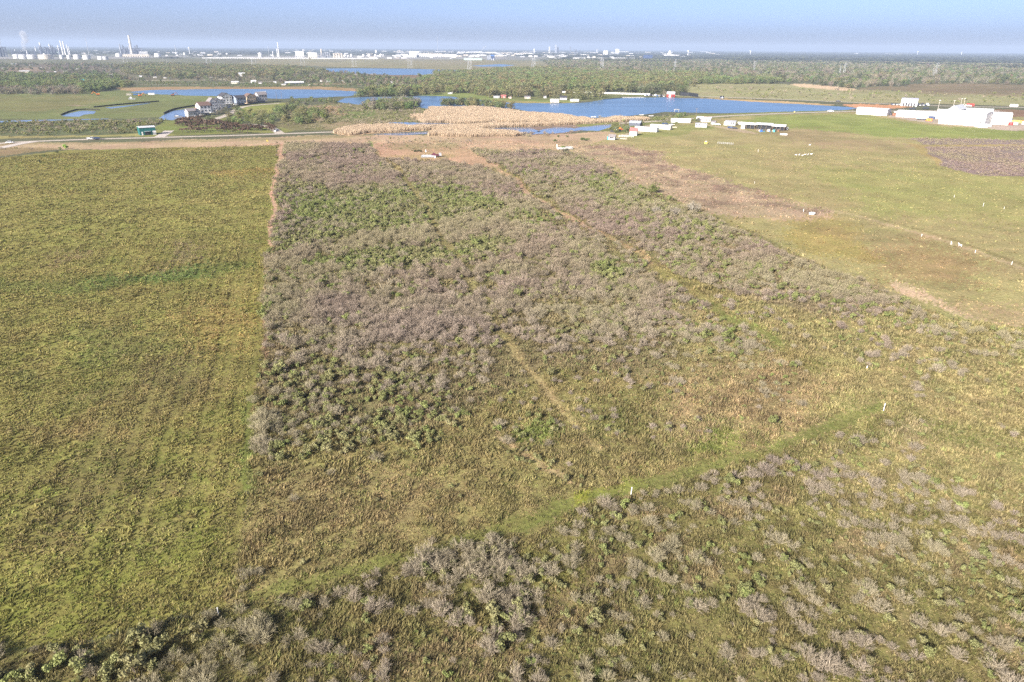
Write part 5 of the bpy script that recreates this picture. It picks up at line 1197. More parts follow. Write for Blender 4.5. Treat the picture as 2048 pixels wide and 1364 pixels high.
for lab, px, py, v, s_, tn in (('pale bare tree rising from the thicket beside the burnt field', 1388, 424, 9, 5.5, (176, 168, 150)), ('smaller pale bare tree left of the big one in the thicket', 1349, 430, 10, 4, (170, 160, 144)), ('pale bare tree farthest left of three in the thicket', 1312, 428, 11, 4, (168, 158, 142))):
    q = link('bare_tree', None, None); solo(q, lab, 'tree', px, py, 30, 'pale bare trees in the thicket'); q.scale = (s_ * 1.2, s_ * 1.2, s_ * .8)
    c_ = link('branches', TREES[v][0], q); c_['tint'] = [float(x_) for x_ in alb(*tn)]; link('trunk', TREES[v][1], q)

# ------------------------------------------------------------------ the wooded point and the far bank
def hut(name, label, px, py, wpx, hpx, dep, wall, roof, head=0, n=3, cat='house', group=None):
    if name == 'lake_house': wpx *= .85; hpx *= .72
    r, W_, bh, dd = metal_shed(name, label, px, py, wpx, hpx, dep, wall, roof, head, .38, 'x', ((.1, 1, 2.1),), (), WHITE, group, cat)
    windows(r, [(W_ * (-.36 + .72 * k / max(1, n - 1)), bh * .4) for k in range(n)], W_ * .09, bh * .32, 0); return r
r = hut('boathouse', 'white boathouse standing on stilts in the water at the wooded point', 1109, 204.8, 17, 5.5, 8, WHITE, WHITE, 0, 4, 'boathouse')
for k in range(6): MB().box(-5.5 + 2.2 * k, -.6, -.9, .3, .3, .9).build('stilt', WOODM, r)
r.location.z = .9
hut('lake_house', 'low white house at the tip of the wooded point', 1149, 201.3, 20, 5, 9, WHITE, PALEM, 0, 5)
hut('lake_house', 'dark roofed house behind the boathouse', 1127, 198.3, 16, 9, 9, LGREY, DGREY, 4, 3)
hut('lake_house', 'cream house among the oaks left of the boathouse', 1055, 195.6, 14, 6, 8, CREAM, GREYR, 0, 3)
hut('lake_house', 'red roofed house at the left end of the wooded point', 1007, 194.5, 12, 7, 8, mat('brick_red', (.30, .11, .07), .9), REDROOF, 0, 2)
hut('lake_house', 'pale shed at the left end of the wooded point', 993, 194.8, 14, 5, 7, LGREY, LGREY, 0, 3)
hut('lake_house', 'small white house in the shade of the oaks', 1090, 194.5, 7, 5, 7, WHITE, GREYR, 0, 2)
hut('lake_house', 'brown roofed house among the oaks', 1020, 195.2, 8, 5, 7, TAN, BROWN, 0, 2)
hut('picnic_shed', 'white open shed on the lawn left of the wooded point', 900, 186.5, 9, 2.6, 5, WHITE, WHITE, 0, 2, 'shed')
# white fence of panels along the highway
def line_fence(name, label, pts, h, m, n, cat='fence', th=.3):
    x, y = ground(*np.array(pts, float).T); r = link(name, None, None, (x[0], y[0], 0)); tag(r, label, cat)
    t = np.linspace(0, len(pts) - 1, n + 1); X = np.interp(t, range(len(pts)), x) - x[0]; Y = np.interp(t, range(len(pts)), y) - y[0]
    for k in range(n):
        d = Vector((X[k + 1] - X[k], Y[k + 1] - Y[k], 0)); u = Vector((-d.y, d.x, 0)).normalized() * th / 2; a, b2 = Vector((X[k], Y[k], 0)) + d * .02, Vector((X[k + 1], Y[k + 1], 0)) - d * .02
        b = MB(); z = Vector((0, 0, h)); P_ = [a - u, b2 - u, b2 + u, a + u]; b.v = [tuple(p + Vector((0, 0, .1))) for p in P_] + [tuple(p + z) for p in P_]
        b.f = [(3, 2, 1, 0), (4, 5, 6, 7), (0, 1, 5, 4), (1, 2, 6, 5), (2, 3, 7, 6), (3, 0, 4, 7)]; b.build('panel', m, r)
        MB().box(X[k], Y[k], 0, .35, .35, h + .3).build('post', m, r)
line_fence('white_fence', 'long white panel fence behind the wooded point', [(1125, 183.5), (1160, 184), (1200, 185.8), (1250, 187.3), (1300, 188.8)], 1.9, WHITE, 26)
line_fence('black_fence', 'black sheeted fence right of the red barn', [(1360, 190.5), (1378, 191.5), (1396, 193.5)], 4.6, BLACK, 6)
line_fence('hedge_bank', 'dark wooden bulkhead across the left marsh', [(188, 216), (230, 211.5), (270, 208), (302, 205.5), (318, 204)], 1.2, mat('dark_timber', (.03, .026, .022), .95), 14, 'bulkhead', .6)
line_fence('hedge_bank', 'dark wooden bulkhead along the marsh pool', [(122, 231.5), (136, 225.5), (152, 221), (172, 220), (200, 221.5)], 1.0, MATS['dark_timber'], 8, 'bulkhead', .5)
line_fence('hedge_bank', 'dark wooden bulkhead behind the canal pond', [(328, 228.5), (338, 223.5), (350, 219.5), (375, 215), (395, 212)], 1.3, MATS['dark_timber'], 8, 'bulkhead', .5)
r, W_, bh, dd = metal_shed('red_barn', 'red barn with pale roof on the far bank of the lake', 1341, 193.2, 15.5, 9, 9, RED, PALEM, -4, .42, 'x', ((-.1, 2.5, 3.2),))
MB().box(W_ * .3, -.06, 0, 1.8, .12, 2.6).build('open_door_shade', BLACK, r)  # black panel paints the darkness of the open doorway
VEH = [WHITE, NAVY, WHITE, DGREY, WHITE, LGREY, WHITE, BLUE, WHITE, DGREY, WHITE, WHITE]
for k in range(12):
    px = 1291 + k * 3.4; car('parked vehicle in the row left of the red barn', px, 190.6 + .12 * k + (k % 2) * .4, 80, VEH[k], 'van' if k % 3 == 0 else 'car', 'vehicles parked left of the red barn', 1.1)
hut('pump_house', 'small dark hut on the far bank, right of the black fence', 1443.5, 196.2, 7.5, 4, 5, NAVY, BLACK, 0, 2, 'hut')
line_fence('dock', 'white dock along the far shore, left of the red barn', [(1244, 194.6), (1265, 194.4), (1288, 194.2)], .8, LGREY, 6, 'dock', 2.0)
line_fence('dock', 'dark jetty at the tip of the wooded point', [(1205, 198), (1225, 196.3), (1244, 194.8)], .7, DKSTEEL, 6, 'jetty', 1.6)
for lab, px, py, hd, bd, kd in (('red truck on the highway at the right', 1940, 213.7, 0, RED, 'van'), ('white truck on the highway near the right edge', 2027, 214.8, 0, WHITE, 'van'), ('dark car on the highway right of the red barn', 1676, 204.5, 0, DGREY, 'car'), ('white car on the lake road', 1661, 224.2, 0, WHITE, 'car'), ('white cab in front of the red truck', 1936, 214, 0, WHITE, 'pickup')):
    car(lab, px, py, hd, bd, kd, None, 1.3)
r = thing('picnic_table', 'pale shelter table on the near lake bank', 'table', 1353, 222.5, 0); MB().box(0, 0, 2.2, 5, 4, .2).build('top', CREAM, r); [MB().box(x, y, 0, .25, .25, 2.2).build('leg', CREAM, r) for x in (-2.2, 2.2) for y in (-1.7, 1.7)]
for lab, px, py in (('small white boat on the near lake bank, left one', 1283, 229.5), ('small white boat on the near lake bank, right one', 1302, 231.5), ('small white boat at the water left of the farmyard', 1187, 233.2)):
    r = thing('rowing_boat', lab, 'boat', px, py, 20); MB().box(0, 0, .1, 4.2, 1.5, .6, 1.15).build('hull', WHITE, r); MB().box(0, 0, .72, .5, 1.5, .06).build('seat', WOODM, r)

# ------------------------------------------------------------------ white works on the right
GW = 'white works buildings on the right'
def works(label, px, py, wpx, hpx, dep, head, rise=.12, wall=WHITE, roof=WHITE, doors=0, wins=0, axis='x', dm=LGREY):
    W_, Ht = M(px, py, wpx), MV(px, py, hpx); rs = Ht * rise; bh = Ht - rs
    r = thing('metal_building', label, 'building', px, py, head, GW)
    MB().walls(0, dep / 2, 0, W_, dep, bh, rs, axis).build('wall', wall, r); MB().gable(0, dep / 2, bh, W_, dep, rs, .25, .15, axis).build('roof', roof, r)
    for k in range(doors):
        x = W_ * (-.4 + .8 * (k + .5) / doors); d = MB().box(x, -.05, 0, min(3.2, W_ / doors * .5), .12, min(3.8, bh * .6)).build('roller_door', dm, r)
    if wins: windows(r, [(W_ * (-.42 + .84 * k / max(1, wins - 1)), bh * (.25 if k % 2 else .5)) for k in range(wins)], 1.1, .9, -.0)
    return r, W_, bh, dep
works('long white workshop with small dark windows, leftmost of the works', 1742, 231, 57, 12, 15, -13, .1, wins=9)
works('low white workshop with a blue trailer in front, second from the left', 1836, 236.5, 80, 11, 22, -7, .12, wins=4, doors=2)
works('tall white hall in the middle of the works, largest', 1921, 250.5, 80, 24, 26, -11, .08, doors=3, wins=2)
works('white hall at the right end of the works', 1984, 249, 60, 20, 24, 3, .07, wins=0)
r, W_, bh, dep = works('white gabled hall with grey roof behind the large one', 1905, 228, 20, 14, 30, -14, .5, WHITE, PALEM, 0, 3, 'y')
MB().box(-W_ * .9, 4, 0, W_ * .8, 9, bh * .45).build('lean_to', PALEM, r); MB().box(W_ * .1, -5, bh * .2, W_ * 1.6, 6, .4).build('canopy', mat('dark_blue_roof', (.16, .20, .34), .6), r)
works('long low white hall behind the large one', 1957, 231, 46, 11, 18, 0, .1)
r, W_, bh, dep = works('tall white hall on the far bank with dark doors', 1817, 213.3, 29, 13.5, 16, -2, .1, WHITE, mat('grey_violet_roof', (.40, .40, .50), .6), 5, 0, 'x', DGREY)
sg = thing('signboard', 'white signboard on legs left of the gabled hall', 'sign', 1880.5, 231, -6); MB().box(0, 0, 2.4, M(1880, 231, 12), .4, 3.4).build('panel', WHITE, sg); [MB().box(x, 0, 0, .3, .3, 2.4).build('leg', METAL, sg) for x in (-2, 2)]; MB().box(0, -.25, 3.6, .5, .1, 1.4).build('mark', DGREY, sg)
r = thing('box_trailer', 'blue and white box trailer in front of the second workshop', 'trailer', 1844, 240.5, -4); MB().box(0, 0, 1.1, M(1844, 240, 20), 2.6, 2.6).build('box', mat('pale_blue_paint', (.30, .46, .68), .5), r); [MB().beam((x, -1.2, .5), (x, 1.2, .5), 1.0, 10).build('wheel', RUBBER, r) for x in (-3.4, -2.3, 3.2)]; MB().box(0, 0, .9, M(1844, 240, 20), 2.2, .2).build('chassis', NAVY, r)
CT = [('yellow shipping container at the right end of the works', 2033, 246.5, YELLOW, 7.5), ('orange shipping container at the right end of the works, rightmost', 2042, 247, ORANGE, 5), ('tan crate row in front of the right hall', 2005, 250.8, CREAM, 8), ('dark red container in front of the yellow one', 2018, 250.5, RED, 5.5), ('green container in front of the yellow one', 2028, 250.3, PGREEN, 5.5), ('blue container behind the yellow one', 2016, 243.3, BLUE, 6), ('teal truck bed at the door of the large hall', 1935, 248.5, TEAL, 5.5), ('orange machine between the second workshop and the large hall', 1858, 243, ORANGE, 5), ('dark machine above the orange one beside the large hall', 1863, 238.5, NAVY, 5), ('rusty crate right of the leftmost workshop', 1789, 232.5, RUST, 4), ('dark pickup box right of the leftmost workshop', 1779, 231, DGREY, 4), ('white container in front of the large hall', 1962, 255.5, WHITE, 9), ('pale steel rack in front of the large hall', 1972, 254, METAL, 8), ('dark blue container at the foot of the right hall', 2007, 245.5, NAVY, 3.5), ('white tote beside the orange container', 2046, 249.5, WHITE, 2)]
for lab, px, py, m_, L_ in CT:
    r = thing('container', lab, 'container', px, py, -6); MB().box(0, 0, .2, L_, 2.4, 2.3).build('box', m_, r); MB().box(0, 0, 0, L_ * .96, 2.2, .2).build('base', DGREY, r)
    for k in (-.25, .25): MB().box(k * L_, -1.23, .3, .12, .08, 2.1).build('door_bar', METAL, r)
for k in range(6): car('vehicle parked left of the tall hall on the far bank', 1784 + k * 3.4, 210.8 + (k % 2) * .5, 85, VEH[(k + 1) % 12], 'car', 'vehicles parked left of the far hall', 1.1)
for k in range(8): car('vehicle parked right of the tall hall on the far bank', 1834 + k * 3.4, 211.8 + (k % 3) * .4, 85, VEH[(k * 5) % 12], 'car' if k % 3 else 'van', 'vehicles parked right of the far hall', 1.1)
for grp_x, nn in ((1820, 5), (1847, 5)):
    for k in range(nn): car('dark car on the gravel in front of the far hall', grp_x + k * 2.2, 219.7 + (grp_x > 1830) * -.7, 90, BLACK, 'car', 'dark cars in front of the far hall', 1.2)
for k, (lab, px, py) in enumerate((('dark car between the leftmost and second workshop', 1770, 230), ('white pickup beside the second workshop', 1794, 227), ('rust coloured car behind the rusty crate', 1791, 229.5))): car(lab, px, py, 20, (DGREY, WHITE, RUST)[k], ('car', 'pickup', 'car')[k])
# cattle as small dark specks of bushes on the far pasture are left to the scrub scatter
# ------------------------------------------------------------------ houses among the trees, far left
FH = [(28,132,9,2.5),(49,147,17,3.5),(82,141,3,4),(0,153,9,2.5),(8,141,5,3),(130,146,5,2.5),(153,141,4,2),(182,150.5,7,3.5),(190,151,6,2.5),(143,163.5,9,2.2),(165,163,12,2.5),(97,163,9,1.6),(5,163,14,2.2),(372,151,6,3),(405,150.5,6,3),(436,152,6,3),(484,153.5,12,6),(470,168.5,14,4.5),(508,167,9,5),(520,168,6,3),(590,168.5,36,4.5),(567,171,8,2.2),(618,172,2.5,2.5),(643,163,6,3),(657,163.5,8,3),(690,164,12,3),(706,163.5,8,2.5),(785,166,4,4),(550,166.5,5,2.5),(330,158,5,2),(110,147,3,2),(95,147,4,2),(62,133,6,1.8),(310,157,6,2),(222,152.5,8,2),(236,156,6,2),(280,155,7,2),(120,154,4,2),(350,154,5,2),(422,157,5,2),(715,149.5,8,1.6)]
LBL = {(484,153.5): 'white gabled house with steep roof at the edge of the olive wood', (590,168.5): 'long white roofed barn beyond the long lake', (49,147): 'long white house on the tan clearing at the far left', (470,168.5): 'white shed beyond the long lake, left of the grey hut', (165,163): 'long teal roofed building on the far lane', (508,167): 'grey arched hut beyond the long lake'}
for k, (px, py, w_, h_) in enumerate(FH):
    W_, Ht = M(px, py, w_), MV(px, py, h_); r = thing('far_house', LBL.get((px, py), 'small pale house half hidden among the far trees'), 'house', px, py, rng.uniform(-15, 15), None if (px, py) in LBL else 'pale houses among the far trees')
    wl = (WHITE, CREAM, LGREY, WHITE)[k % 4]; rf = TEAL if (px, py) == (165, 163) else (PALEM, GREYR, WHITE, LGREY)[(k * 7) % 4]
    if (px, py) == (590, 168.5): wl, rf = DKSTEEL, WHITE
    MB().walls(0, 4, 0, W_, 8, Ht * .6, Ht * .4).build('wall', wl, r); MB().gable(0, 4, Ht * .6, W_, 8, Ht * .4, .4, .2).build('roof', rf, r)
# ------------------------------------------------------------------ pylons
def pylon_mesh():
    b = MB(); h = 1.0
    for sx in (-1, 1):
        for sy in (-1, 1):
            b.beam((sx * .10, sy * .10, 0), (sx * .03, sy * .03, .72), .012); b.beam((sx * .03, sy * .03, .72), (sx * .012, sy * .012, 1), .010)
    for z0, z1, w0, w1 in ((0, .22, .1, .08), (.22, .42, .08, .06), (.42, .58, .06, .045), (.58, .72, .045, .03)):
        for sy in (-1, 1): b.beam((-w0, sy * w0, z0), (w1, sy * w1, z1), .005); b.beam((w0, sy * w0, z0), (-w1, sy * w1, z1), .005)
        for sx in (-1, 1): b.beam((sx * w0, -w0, z0), (sx * w1, w1, z1), .005)
    return b
def arm_mesh(z, w): 
    b = MB(); b.beam((-w, 0, z), (w, 0, z), .010); b.beam((-w, 0, z), (0, 0, z + .05), .006); b.beam((w, 0, z), (0, 0, z + .05), .006); return b
PYM = mat('pylon_steel', (.40, .41, .42), .7, .1)
_py = pylon_mesh().mesh('lattice', PYM); _ar = [arm_mesh(z, w).mesh('crossarm', PYM) for z, w in ((.70, .17), (.82, .14), (.93, .11))]
for px, pb, pt_ in ((248,127,118),(255,127,119),(327,128.5,119),(335,128.5,120),(414,131,119),(422,131,120),(505,132.5,118),(512,132,120),(603,132.5,117),(609,132,119),(706,134,116),(712.5,133.5,118),(817,135,116),(823,134.5,118),(937,137,117),(942,136.5,119),(1064.5,138,114),(1069,137.5,116),(1202,137.5,116),(1205.5,137,118),(1349.5,140,120),(1507,147,126),(1679,151,135),(1687,152.5,130),(1864,154,140),(1869,156,131)):
    h = MV(px, pb, pb - pt_); r = thing('pylon', 'lattice power pylon in the line crossing the far plain', 'pylon', px, pb, rng.uniform(-8, 8), 'power pylons across the far plain')
    r.scale = (h * 1.0, h * 1.0, h); link('lattice', _py, r)
    for a_ in _ar: link('crossarm', a_, r)
# ------------------------------------------------------------------ tanks, stacks, columns and buildings of the works on the skyline
def tank(label, px, py, wpx, hpx, m=WHITE, dome=.12, group=None):
    R_, h = M(px, py, wpx) / 2, MV(px, py, hpx); r = thing('storage_tank', label, 'tank', px, py, 0, group)
    MB().cyl(0, R_, 0, h, R_, R_, 24).build('shell', m, r); MB().cyl(0, R_, h, h * (1 + dome), R_ * .98, R_ * .1, 24).build('roof', m, r); MB().torus(0, R_, h, R_ * 1.01, R_ * .02 + .15, 24, 4).build('rim', METAL, r)
GTk = 'white storage tanks on the left skyline'
for lab, px, py, w_, h_, m_ in (('white storage tank, leftmost on the skyline', 34, 119.5, 12, 7, WHITE), ('white storage tank, second from the left on the skyline', 47, 119.8, 15, 7, WHITE), ('white storage tank, third from the left on the skyline', 65, 120, 17, 7, WHITE), ('big beige storage tank with a white dome', 93, 120.3, 26, 7.5, BEIGE), ('narrow white tank below the twin white stacks', 124, 119.5, 7, 6.5, WHITE), ('narrow white tank right of the twin white stacks', 138.5, 119.8, 7, 6.5, WHITE), ('white tank with grey side left of the flare', 155, 120, 13, 7.5, WHITE), ('white tank under the thin flare stack', 174, 120.3, 14, 7, WHITE), ('low white tank, first of a pair right of the flare', 202, 120.8, 11, 5.5, WHITE), ('low white tank, second of a pair right of the flare', 211.5, 121, 10, 5.5, LGREY),
    ('white tank beside the long white wall', 316, 115.5, 12, 6, WHITE), ('white tank left of the tallest beige stack', 238, 115, 11, 5.5, WHITE), ('small white tank under the water tower', 369.5, 111.5, 5, 4, WHITE), ('small white tank below the second flare', 354, 110, 6, 3.5, WHITE), ('white domed tank left of the slim white columns', 521, 115, 8, 7, WHITE)):
    tank(lab, px, py, w_, h_, m_, .12, GTk)
r = bpy.data.objects['storage_tank.003']; MB().ball(-4, 18, MV(93, 120, 7.5), M(93, 120, 2.6), 12, 6).build('dome', WHITE, r)
for k, (px, py, rp) in enumerate(((690,114.5,2.8),(696.5,114.5,2.3),(703,114.3,2.8),(727.5,113.5,2.6),(738.5,113.5,3.0),(751,113.3,2.7),(762,113.2,3.0),(281,112.5,2),(285,112.5,2))):
    R_ = M(px, py, rp); r = thing('sphere_tank', 'white spherical gas tank on the skyline', 'tank', px, py, 0, 'white spherical tanks'); MB().ball(0, R_, R_ * 1.15, R_, 16, 10).build('sphere', WHITE, r)
    for a_ in range(6): MB().beam((R_ * .8 * math.cos(a_ * 1.047), R_ + R_ * .8 * math.sin(a_ * 1.047), 0), (R_ * .8 * math.cos(a_ * 1.047), R_ + R_ * .8 * math.sin(a_ * 1.047), R_), R_ * .1).build('leg', WHITE, r)
def stack(label, px, py, hpx, wpx, m, cat='chimney', group=None, top=None, taper=.7):
    h, R_ = MV(px, py, hpx), M(px, py, wpx) / 2; r = thing('stack', label, cat, px, py, 0, group)
    MB().cyl(0, 0, 0, h, R_, R_ * taper, 12).build('shaft', m, r); MB().cyl(0, 0, h, h * 1.012, R_ * taper * 1.15, R_ * taper * 1.15, 12).build('rim', top or m, r)
    MB().torus(0, 0, h * .6, R_ * .95, R_ * .2, 12, 4).build('platform', METAL, r)
stack('tallest beige stack on the left skyline', 265, 114, 35, 4.6, CONCR)
stack('dark grey stack left of the tallest beige one', 243, 112, 19, 3.2, STEEL)
stack('left one of the twin white stacks above the tanks', 127, 113, 25, 2.6, WHITE); stack('right one of the twin white stacks above the tanks', 132, 113, 24, 2.6, WHITE)
stack('white stack left of the twin stacks', 119.5, 111, 16, 2.2, WHITE); stack('short white stack right of the twin stacks', 137.5, 111, 17, 1.8, WHITE); stack('shortest white stack right of the twin stacks', 140.5, 112, 15, 1.6, WHITE)
stack('white column over the beige tank', 84, 108, 18, 3.0, WHITE); stack('white column left of the beige tank', 72.5, 107, 10, 2.2, WHITE); stack('pale column in the middle of the dark process towers', 102, 107, 14, 2.6, WHITE)
stack('thin pale column over the leftmost tanks', 32, 112, 9, 2, WHITE); stack('thin pale column over the third tank', 55, 112, 8, 2, WHITE); stack('faint pale column over the second tank', 44, 111, 7, 1.6, LGREY)
stack('thin flare stack with grey tip right of the tanks', 178.5, 113, 30, 1.0, METAL, 'flare', None, DGREY); stack('thin flare stack left of the white water tower', 353, 113, 18, 1.0, METAL, 'flare', None, DGREY)
stack('tall slim white column of the middle works', 558.5, 115, 25, 2.0, WHITE); stack('shorter slim white column beside the tall one', 555.5, 115, 14, 2.0, WHITE); stack('short white column left of the slim white pair', 546.5, 115, 10, 1.8, WHITE); stack('thin grey mast left of the slim white pair', 538.5, 115, 18, .8, METAL, 'mast')
stack('cream tower of the middle works', 643.8, 116.5, 16, 3, BEIGE); stack('slim grey tower beside the cream one', 653, 116, 10, 2, STEEL); stack('faint tall radio mast above the white factory block', 876, 115, 36, .5, METAL, 'mast')
for k in range(46):
    px = rng.choice([rng.uniform(78, 120), rng.uniform(246, 286)]); w_ = rng.uniform(1.5, 3.0); hp = rng.uniform(6, 16)
    stack('dark slim process column in the thicket of towers on the left skyline', px, rng.uniform(109, 111.5), hp, w_, (DKSTEEL, DKSTEEL, STEEL)[k % 3], 'column', 'dark process columns on the left skyline', None, .95)
def frame_block(label, px, py, wpx, hpx, m, cat='plant', group=None, name='process_unit'):
    W_, h = M(px, py, wpx), MV(px, py, hpx); D_ = W_ * .6; r = thing(name, label, cat, px, py, rng.uniform(-6, 6), group)
    b = MB()
    for x in (-.5, -.17, .17, .5):
        for y in (0, 1): b.box(x * W_, y * D_, 0, W_ * .09, W_ * .09, h)
    b.build('frame', m, r); d = MB()
    for k in range(4): d.box(0, D_ / 2, h * (k + .6) / 4, W_, D_, h * .07)
    d.build('floor_deck', m, r); v = MB(); rg = np.random.default_rng(int(px))
    for k in range(5): v.cyl(rg.uniform(-.4, .4) * W_, D_ * rg.uniform(.2, .8), 0, h * rg.uniform(.5, .95), W_ * rg.uniform(.05, .11), None, 8)
    v.build('vessel', METAL if m is not DKSTEEL else STEEL, r)
frame_block('dark steel process unit at the left edge of the skyline', 5, 116, 16, 17, DKSTEEL); frame_block('dark process unit behind the first tanks', 48, 112, 38, 7, DKSTEEL); frame_block('dark process unit behind the beige tank', 104, 111, 30, 12, DKSTEEL); frame_block('dark process unit left of the tallest beige stack', 254, 112, 14, 11, DKSTEEL); frame_block('dark process unit right of the tallest beige stack', 276, 112, 14, 12, DKSTEEL)
frame_block('grey blue process unit right of the cream block', 640, 117, 10, 9, STEEL); frame_block('grey blue process unit between the cream tower and the spheres', 654, 117, 12, 10, STEEL); frame_block('cream process unit left of the spheres', 676, 117, 16, 9, BEIGE); frame_block('dark process unit on the skyline right of the towers', 1151, 106.5, 5, 9, DKSTEEL)
def block(label, px, py, wpx, hpx, m, roofm=None, cat='building', group=None, name='works_building', rise=.15, dep=None):
    W_, h = M(px, py, wpx), MV(px, py, hpx); D_ = dep or max(12, W_ * .35); r = thing(name, label, cat, px, py, 0, group)
    MB().walls(0, D_ / 2, 0, W_, D_, h * (1 - rise), h * rise).build('wall', m, r); MB().gable(0, D_ / 2, h * (1 - rise), W_, D_, h * rise, .3, .2).build('roof', roofm or m, r)
    b = MB(); n = max(2, int(wpx / 4))
    for k in range(n): b.box(-W_ / 2 + W_ * (k + .5) / n, -.06, 0, W_ / n * .35, .15, h * .3)
    b.build('bay_doors', GLASS if m is not NAVY else WHITE, r); return r
for lab, px, py, w_, h_, m_, rf in (('pale green building between the towers and the white stacks', 108, 110.5, 17, 5, PGREEN, PGREEN), ('long low cream building under the tallest beige stack', 272, 115.5, 46, 5, BEIGE, CONCR), ('grey white block right of the tallest beige stack', 288, 113, 15, 7, LGREY, WHITE), ('low white building left of the dark stack', 218, 108, 20, 2.2, WHITE, WHITE), ('long thin white wall building along the marsh edge', 457, 118.3, 98, 2.0, WHITE, WHITE), ('long thin white building left of the domed white unit', 560, 118.2, 110, 1.8, WHITE, WHITE), ('long thin white building under the spheres', 690, 117.5, 130, 1.6, WHITE, WHITE),
    ('cream factory block of the middle works', 625.5, 117, 17, 10, BEIGE, WHITE), ('white stepped unit left of the cream factory block', 600, 116, 16, 11, WHITE, WHITE), ('white block with a pointed top in the middle works', 596, 113, 7, 9, WHITE, WHITE), ('large white factory block right of the spheres', 826, 112.5, 14, 10, WHITE, WHITE), ('grey end of the large white factory block', 836, 112.3, 6, 9.5, LGREY, WHITE), ('long white factory wing right of the large block', 862, 112, 46, 6, WHITE, BEIGE), ('low white wing in front of the large block', 820, 113.3, 26, 4, WHITE, WHITE), ('white hall left of the blue grey plant', 900, 111.5, 26, 4.5, WHITE, WHITE), ('long white hall behind the big factory wing', 950, 105.5, 70, 3, WHITE, WHITE),
    ('dark blue tower block at the marsh edge', 985, 118, 8, 9, NAVY, BLUE), ('grey block joined to the dark blue tower', 978, 118, 8, 8, STEEL, STEEL), ('long pale green roofed shed left of the dark blue tower', 946, 118.3, 36, 3.4, PGREEN, PGREEN), ('long white warehouse with grey end in the right plain', 1158, 117.5, 25, 4, WHITE, WHITE), ('wide navy building at the edge of the grey wood', 1295.5, 118, 18, 8.5, NAVY, NAVY), ('large white domed hall on the right skyline, low base', 1343, 111.5, 30, 3, WHITE, WHITE), ('white low sheds in the centre right skyline', 1246, 117, 46, 3, WHITE, WHITE), ('white works block in the centre right skyline', 1211, 108.5, 9, 8, WHITE, WHITE), ('pale works block right of it on the skyline', 1234, 107.5, 8, 10, LGREY, LGREY),
    ('far white warehouse, leftmost of three on the right skyline', 1779, 111.2, 16, 1.6, WHITE, WHITE), ('far white warehouse, middle of three on the right skyline', 1800, 111.4, 15, 1.6, WHITE, WHITE), ('far white warehouse, rightmost of three on the right skyline', 1818, 111.7, 12, 1.4, WHITE, WHITE), ('far white warehouse left of the three on the right skyline', 1712, 110, 7, 1.6, WHITE, WHITE), ('tiny white roofs at the far right of the wood', 2012, 127, 9, 1.4, WHITE, WHITE)):
    block(lab, px, py, w_, h_, m_, rf)
r = thing('domed_hall', 'white pointed dome on the right skyline', 'dome', 1339, 109, 0); R_ = M(1339, 109, 5); MB().cyl(0, R_, 0, MV(1339, 109, 2.5), R_, R_, 18).build('drum', WHITE, r); MB().cyl(0, R_, MV(1339, 109, 2.5), MV(1339, 109, 8.5), R_, R_ * .1, 18).build('cone', WHITE, r)
def water_tower(label, px, py, hpx, wpx):
    h, R_ = MV(px, py, hpx), M(px, py, wpx) / 2; r = thing('water_tower', label, 'water tower', px, py, 0, 'white water towers')
    MB().cyl(0, 0, 0, h * .72, R_ * .4, R_ * .3, 10).build('stem', WHITE, r); MB().ball(0, 0, h * .84, R_, 14, 8, max(.5, h * .17 / R_)).build('tank', WHITE, r)
for lab, px, py, hp, w_ in (('white water tower on the left skyline', 379.5, 108.5, 11, 3.6), ('white water tower right of the white dome', 1375.5, 111, 10, 3.6), ('white water tower alone on the right skyline', 1500, 109.5, 7.5, 3.0), ('white water tower beside the far warehouses', 1834.5, 112, 6.5, 2.6), ('white water tower farthest right on the skyline', 1922.5, 112, 6, 3)): water_tower(lab, px, py, hp, w_)
for lab, px, py, hp, w_, m_ in (('tall pale tower block on the distant skyline, left of the pair', 1098.5, 104, 12, 3, LGREY), ('tallest grey tower on the distant skyline', 1111, 105, 16, 3.6, STEEL), ('second grey tower right of the tallest on the skyline', 1115.5, 105, 13, 2.8, STEEL), ('dark slender tower on the distant skyline', 1140, 106, 14, 1.6, DKSTEEL), ('short dark tower on the distant skyline', 1160.5, 106, 8, 1.4, DKSTEEL), ('grey tower with wide top on the distant skyline', 1194, 104.5, 8, 4, STEEL), ('white tower beside the spheres on the skyline', 752, 107, 7, 3, WHITE), ('white slender tower on the central skyline', 1068, 105, 9, 1.6, WHITE)):
    W_, h = M(px, py, w_), MV(px, py, hp); r = thing('tower_block', lab, 'tower', px, py, 0, 'towers on the distant skyline'); MB().box(0, 0, 0, W_, W_, h * .93).build('shaft', m_, r); MB().box(0, 0, h * .93, W_ * .6, W_ * .6, h * .07).build('crown', m_, r)
# many low white buildings and tanks
_lo = [(560, 930, 103, 116, 58, (4, 12)), (790, 1130, 102, 112, 118, (6, 22)), (1080, 1440, 103, 115, 76, (4, 14)), (300, 560, 106, 115.5, 28, (3, 9)), (150, 300, 105, 112, 18, (3, 9))]
for x0, x1, y0, y1, n, (w0, w1) in _lo:
    for k in range(n):
        px, py = rng.uniform(x0, x1), rng.uniform(y0, y1); w_ = rng.uniform(w0, w1); h_ = rng.uniform(1.0, 2.6)
        W_, h = M(px, py, w_), MV(px, py, h_); o = MB().walls(0, 0, 0, W_, max(10, W_ * .4), h * .8, h * .2).gable(0, 0, h * .8, W_, max(10, W_ * .4), h * .2, .3, .2).build('white_shed', (WHITE, WHITE, LGREY, BEIGE)[k % 4])
        solo(o, 'low white building in the spread of works along the skyline', 'building', px, py, rng.uniform(-10, 10), 'low white works buildings on the skyline')
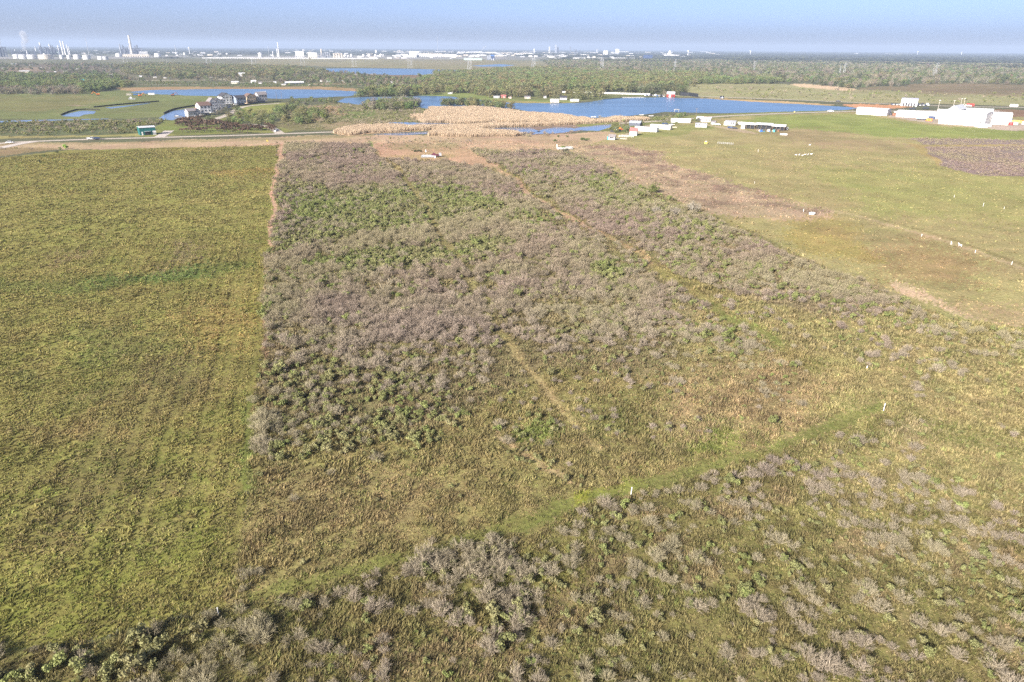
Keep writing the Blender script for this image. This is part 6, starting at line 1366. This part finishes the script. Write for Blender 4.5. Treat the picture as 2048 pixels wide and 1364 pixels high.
for px in (594, 607, 627, 649, 661, 701, 713, 722):
    R_, h = M(px, 101.4, 5) / 2, MV(px, 101.4, 1.5); o = MB().cyl(0, 0, 0, h, R_, R_, 18).cyl(0, 0, h, h * 1.15, R_, R_ * .1, 18).build('far_tank', WHITE); solo(o, 'white tank in the far row just below the horizon', 'tank', px, 101.4, 0, 'far row of white tanks')
# ------------------------------------------------------------------ steam
def plume(label, px, py, hpx, wpx, drift, dens_, dark=False):
    h, R_ = MV(px, py, hpx), M(px, py, wpx) / 2; b = MB(); rg = np.random.default_rng(int(px * 7 + hpx))
    for k in range(7):
        t_ = k / 6; b.ball(drift * h * t_ ** 1.3 + rg.normal() * R_ * .2, 0, h * (.12 + .8 * t_), R_ * (.35 + .6 * t_) * rg.uniform(.8, 1.15), 10, 7)
    m = bpy.data.materials.new('steam'); m.use_nodes = True; t = m.node_tree; t.nodes.clear(); v = t.nodes.new('ShaderNodeVolumePrincipled'); o_ = t.nodes.new('ShaderNodeOutputMaterial')
    v.inputs['Density'].default_value = dens_; v.inputs['Color'].default_value = (.96, .95, .95, 1) if not dark else (.35, .35, .38, 1); t.links.new(v.outputs[0], o_.inputs['Volume'])
    bm = bmesh.new(); me = b.mesh('steam_plume', m); o = link('steam_plume', me)
    rm = o.modifiers.new('merge', 'REMESH'); rm.mode = 'VOXEL'; rm.voxel_size = max(2.0, R_ * .18); bm.free()
    return solo(o, label, 'steam', px, py)
plume('pale steam plume at the left edge of the skyline', 3, 106, 32, 12, -.1, .03); plume('wide pale steam plume above the leftmost tanks', 50, 108, 34, 17, .15, .02); plume('small white steam plume on the central skyline', 957, 106, 14, 5, .9, .025)
# ------------------------------------------------------------------ haze: the air between here and the far works
hm = bpy.data.materials.new('haze'); hm.use_nodes = True; t = hm.node_tree; t.nodes.clear()
pv = t.nodes.new('ShaderNodeVolumePrincipled'); pv.inputs['Color'].default_value = (.50, .62, .82, 1)
pv.inputs['Density'].default_value = HAZE; pv.inputs['Anisotropy'].default_value = 0.0
mo = t.nodes.new('ShaderNodeOutputMaterial'); t.links.new(pv.outputs[0], mo.inputs['Volume'])
_B = 27000.0
_hv = [(sx * _B, sy * _B, z) for z in (-1.0, 200.0) for sx, sy in ((-1, -1), (1, -1), (1, 1), (-1, 1))]
_hf = [(3, 2, 1, 0), (4, 5, 6, 7), (0, 1, 5, 4), (1, 2, 6, 5), (2, 3, 7, 6), (3, 0, 4, 7)]
tag(link('haze', np_mesh('haze', _hv, _hf, hm)), 'thin blue haze over the plain', None, kind='stuff')
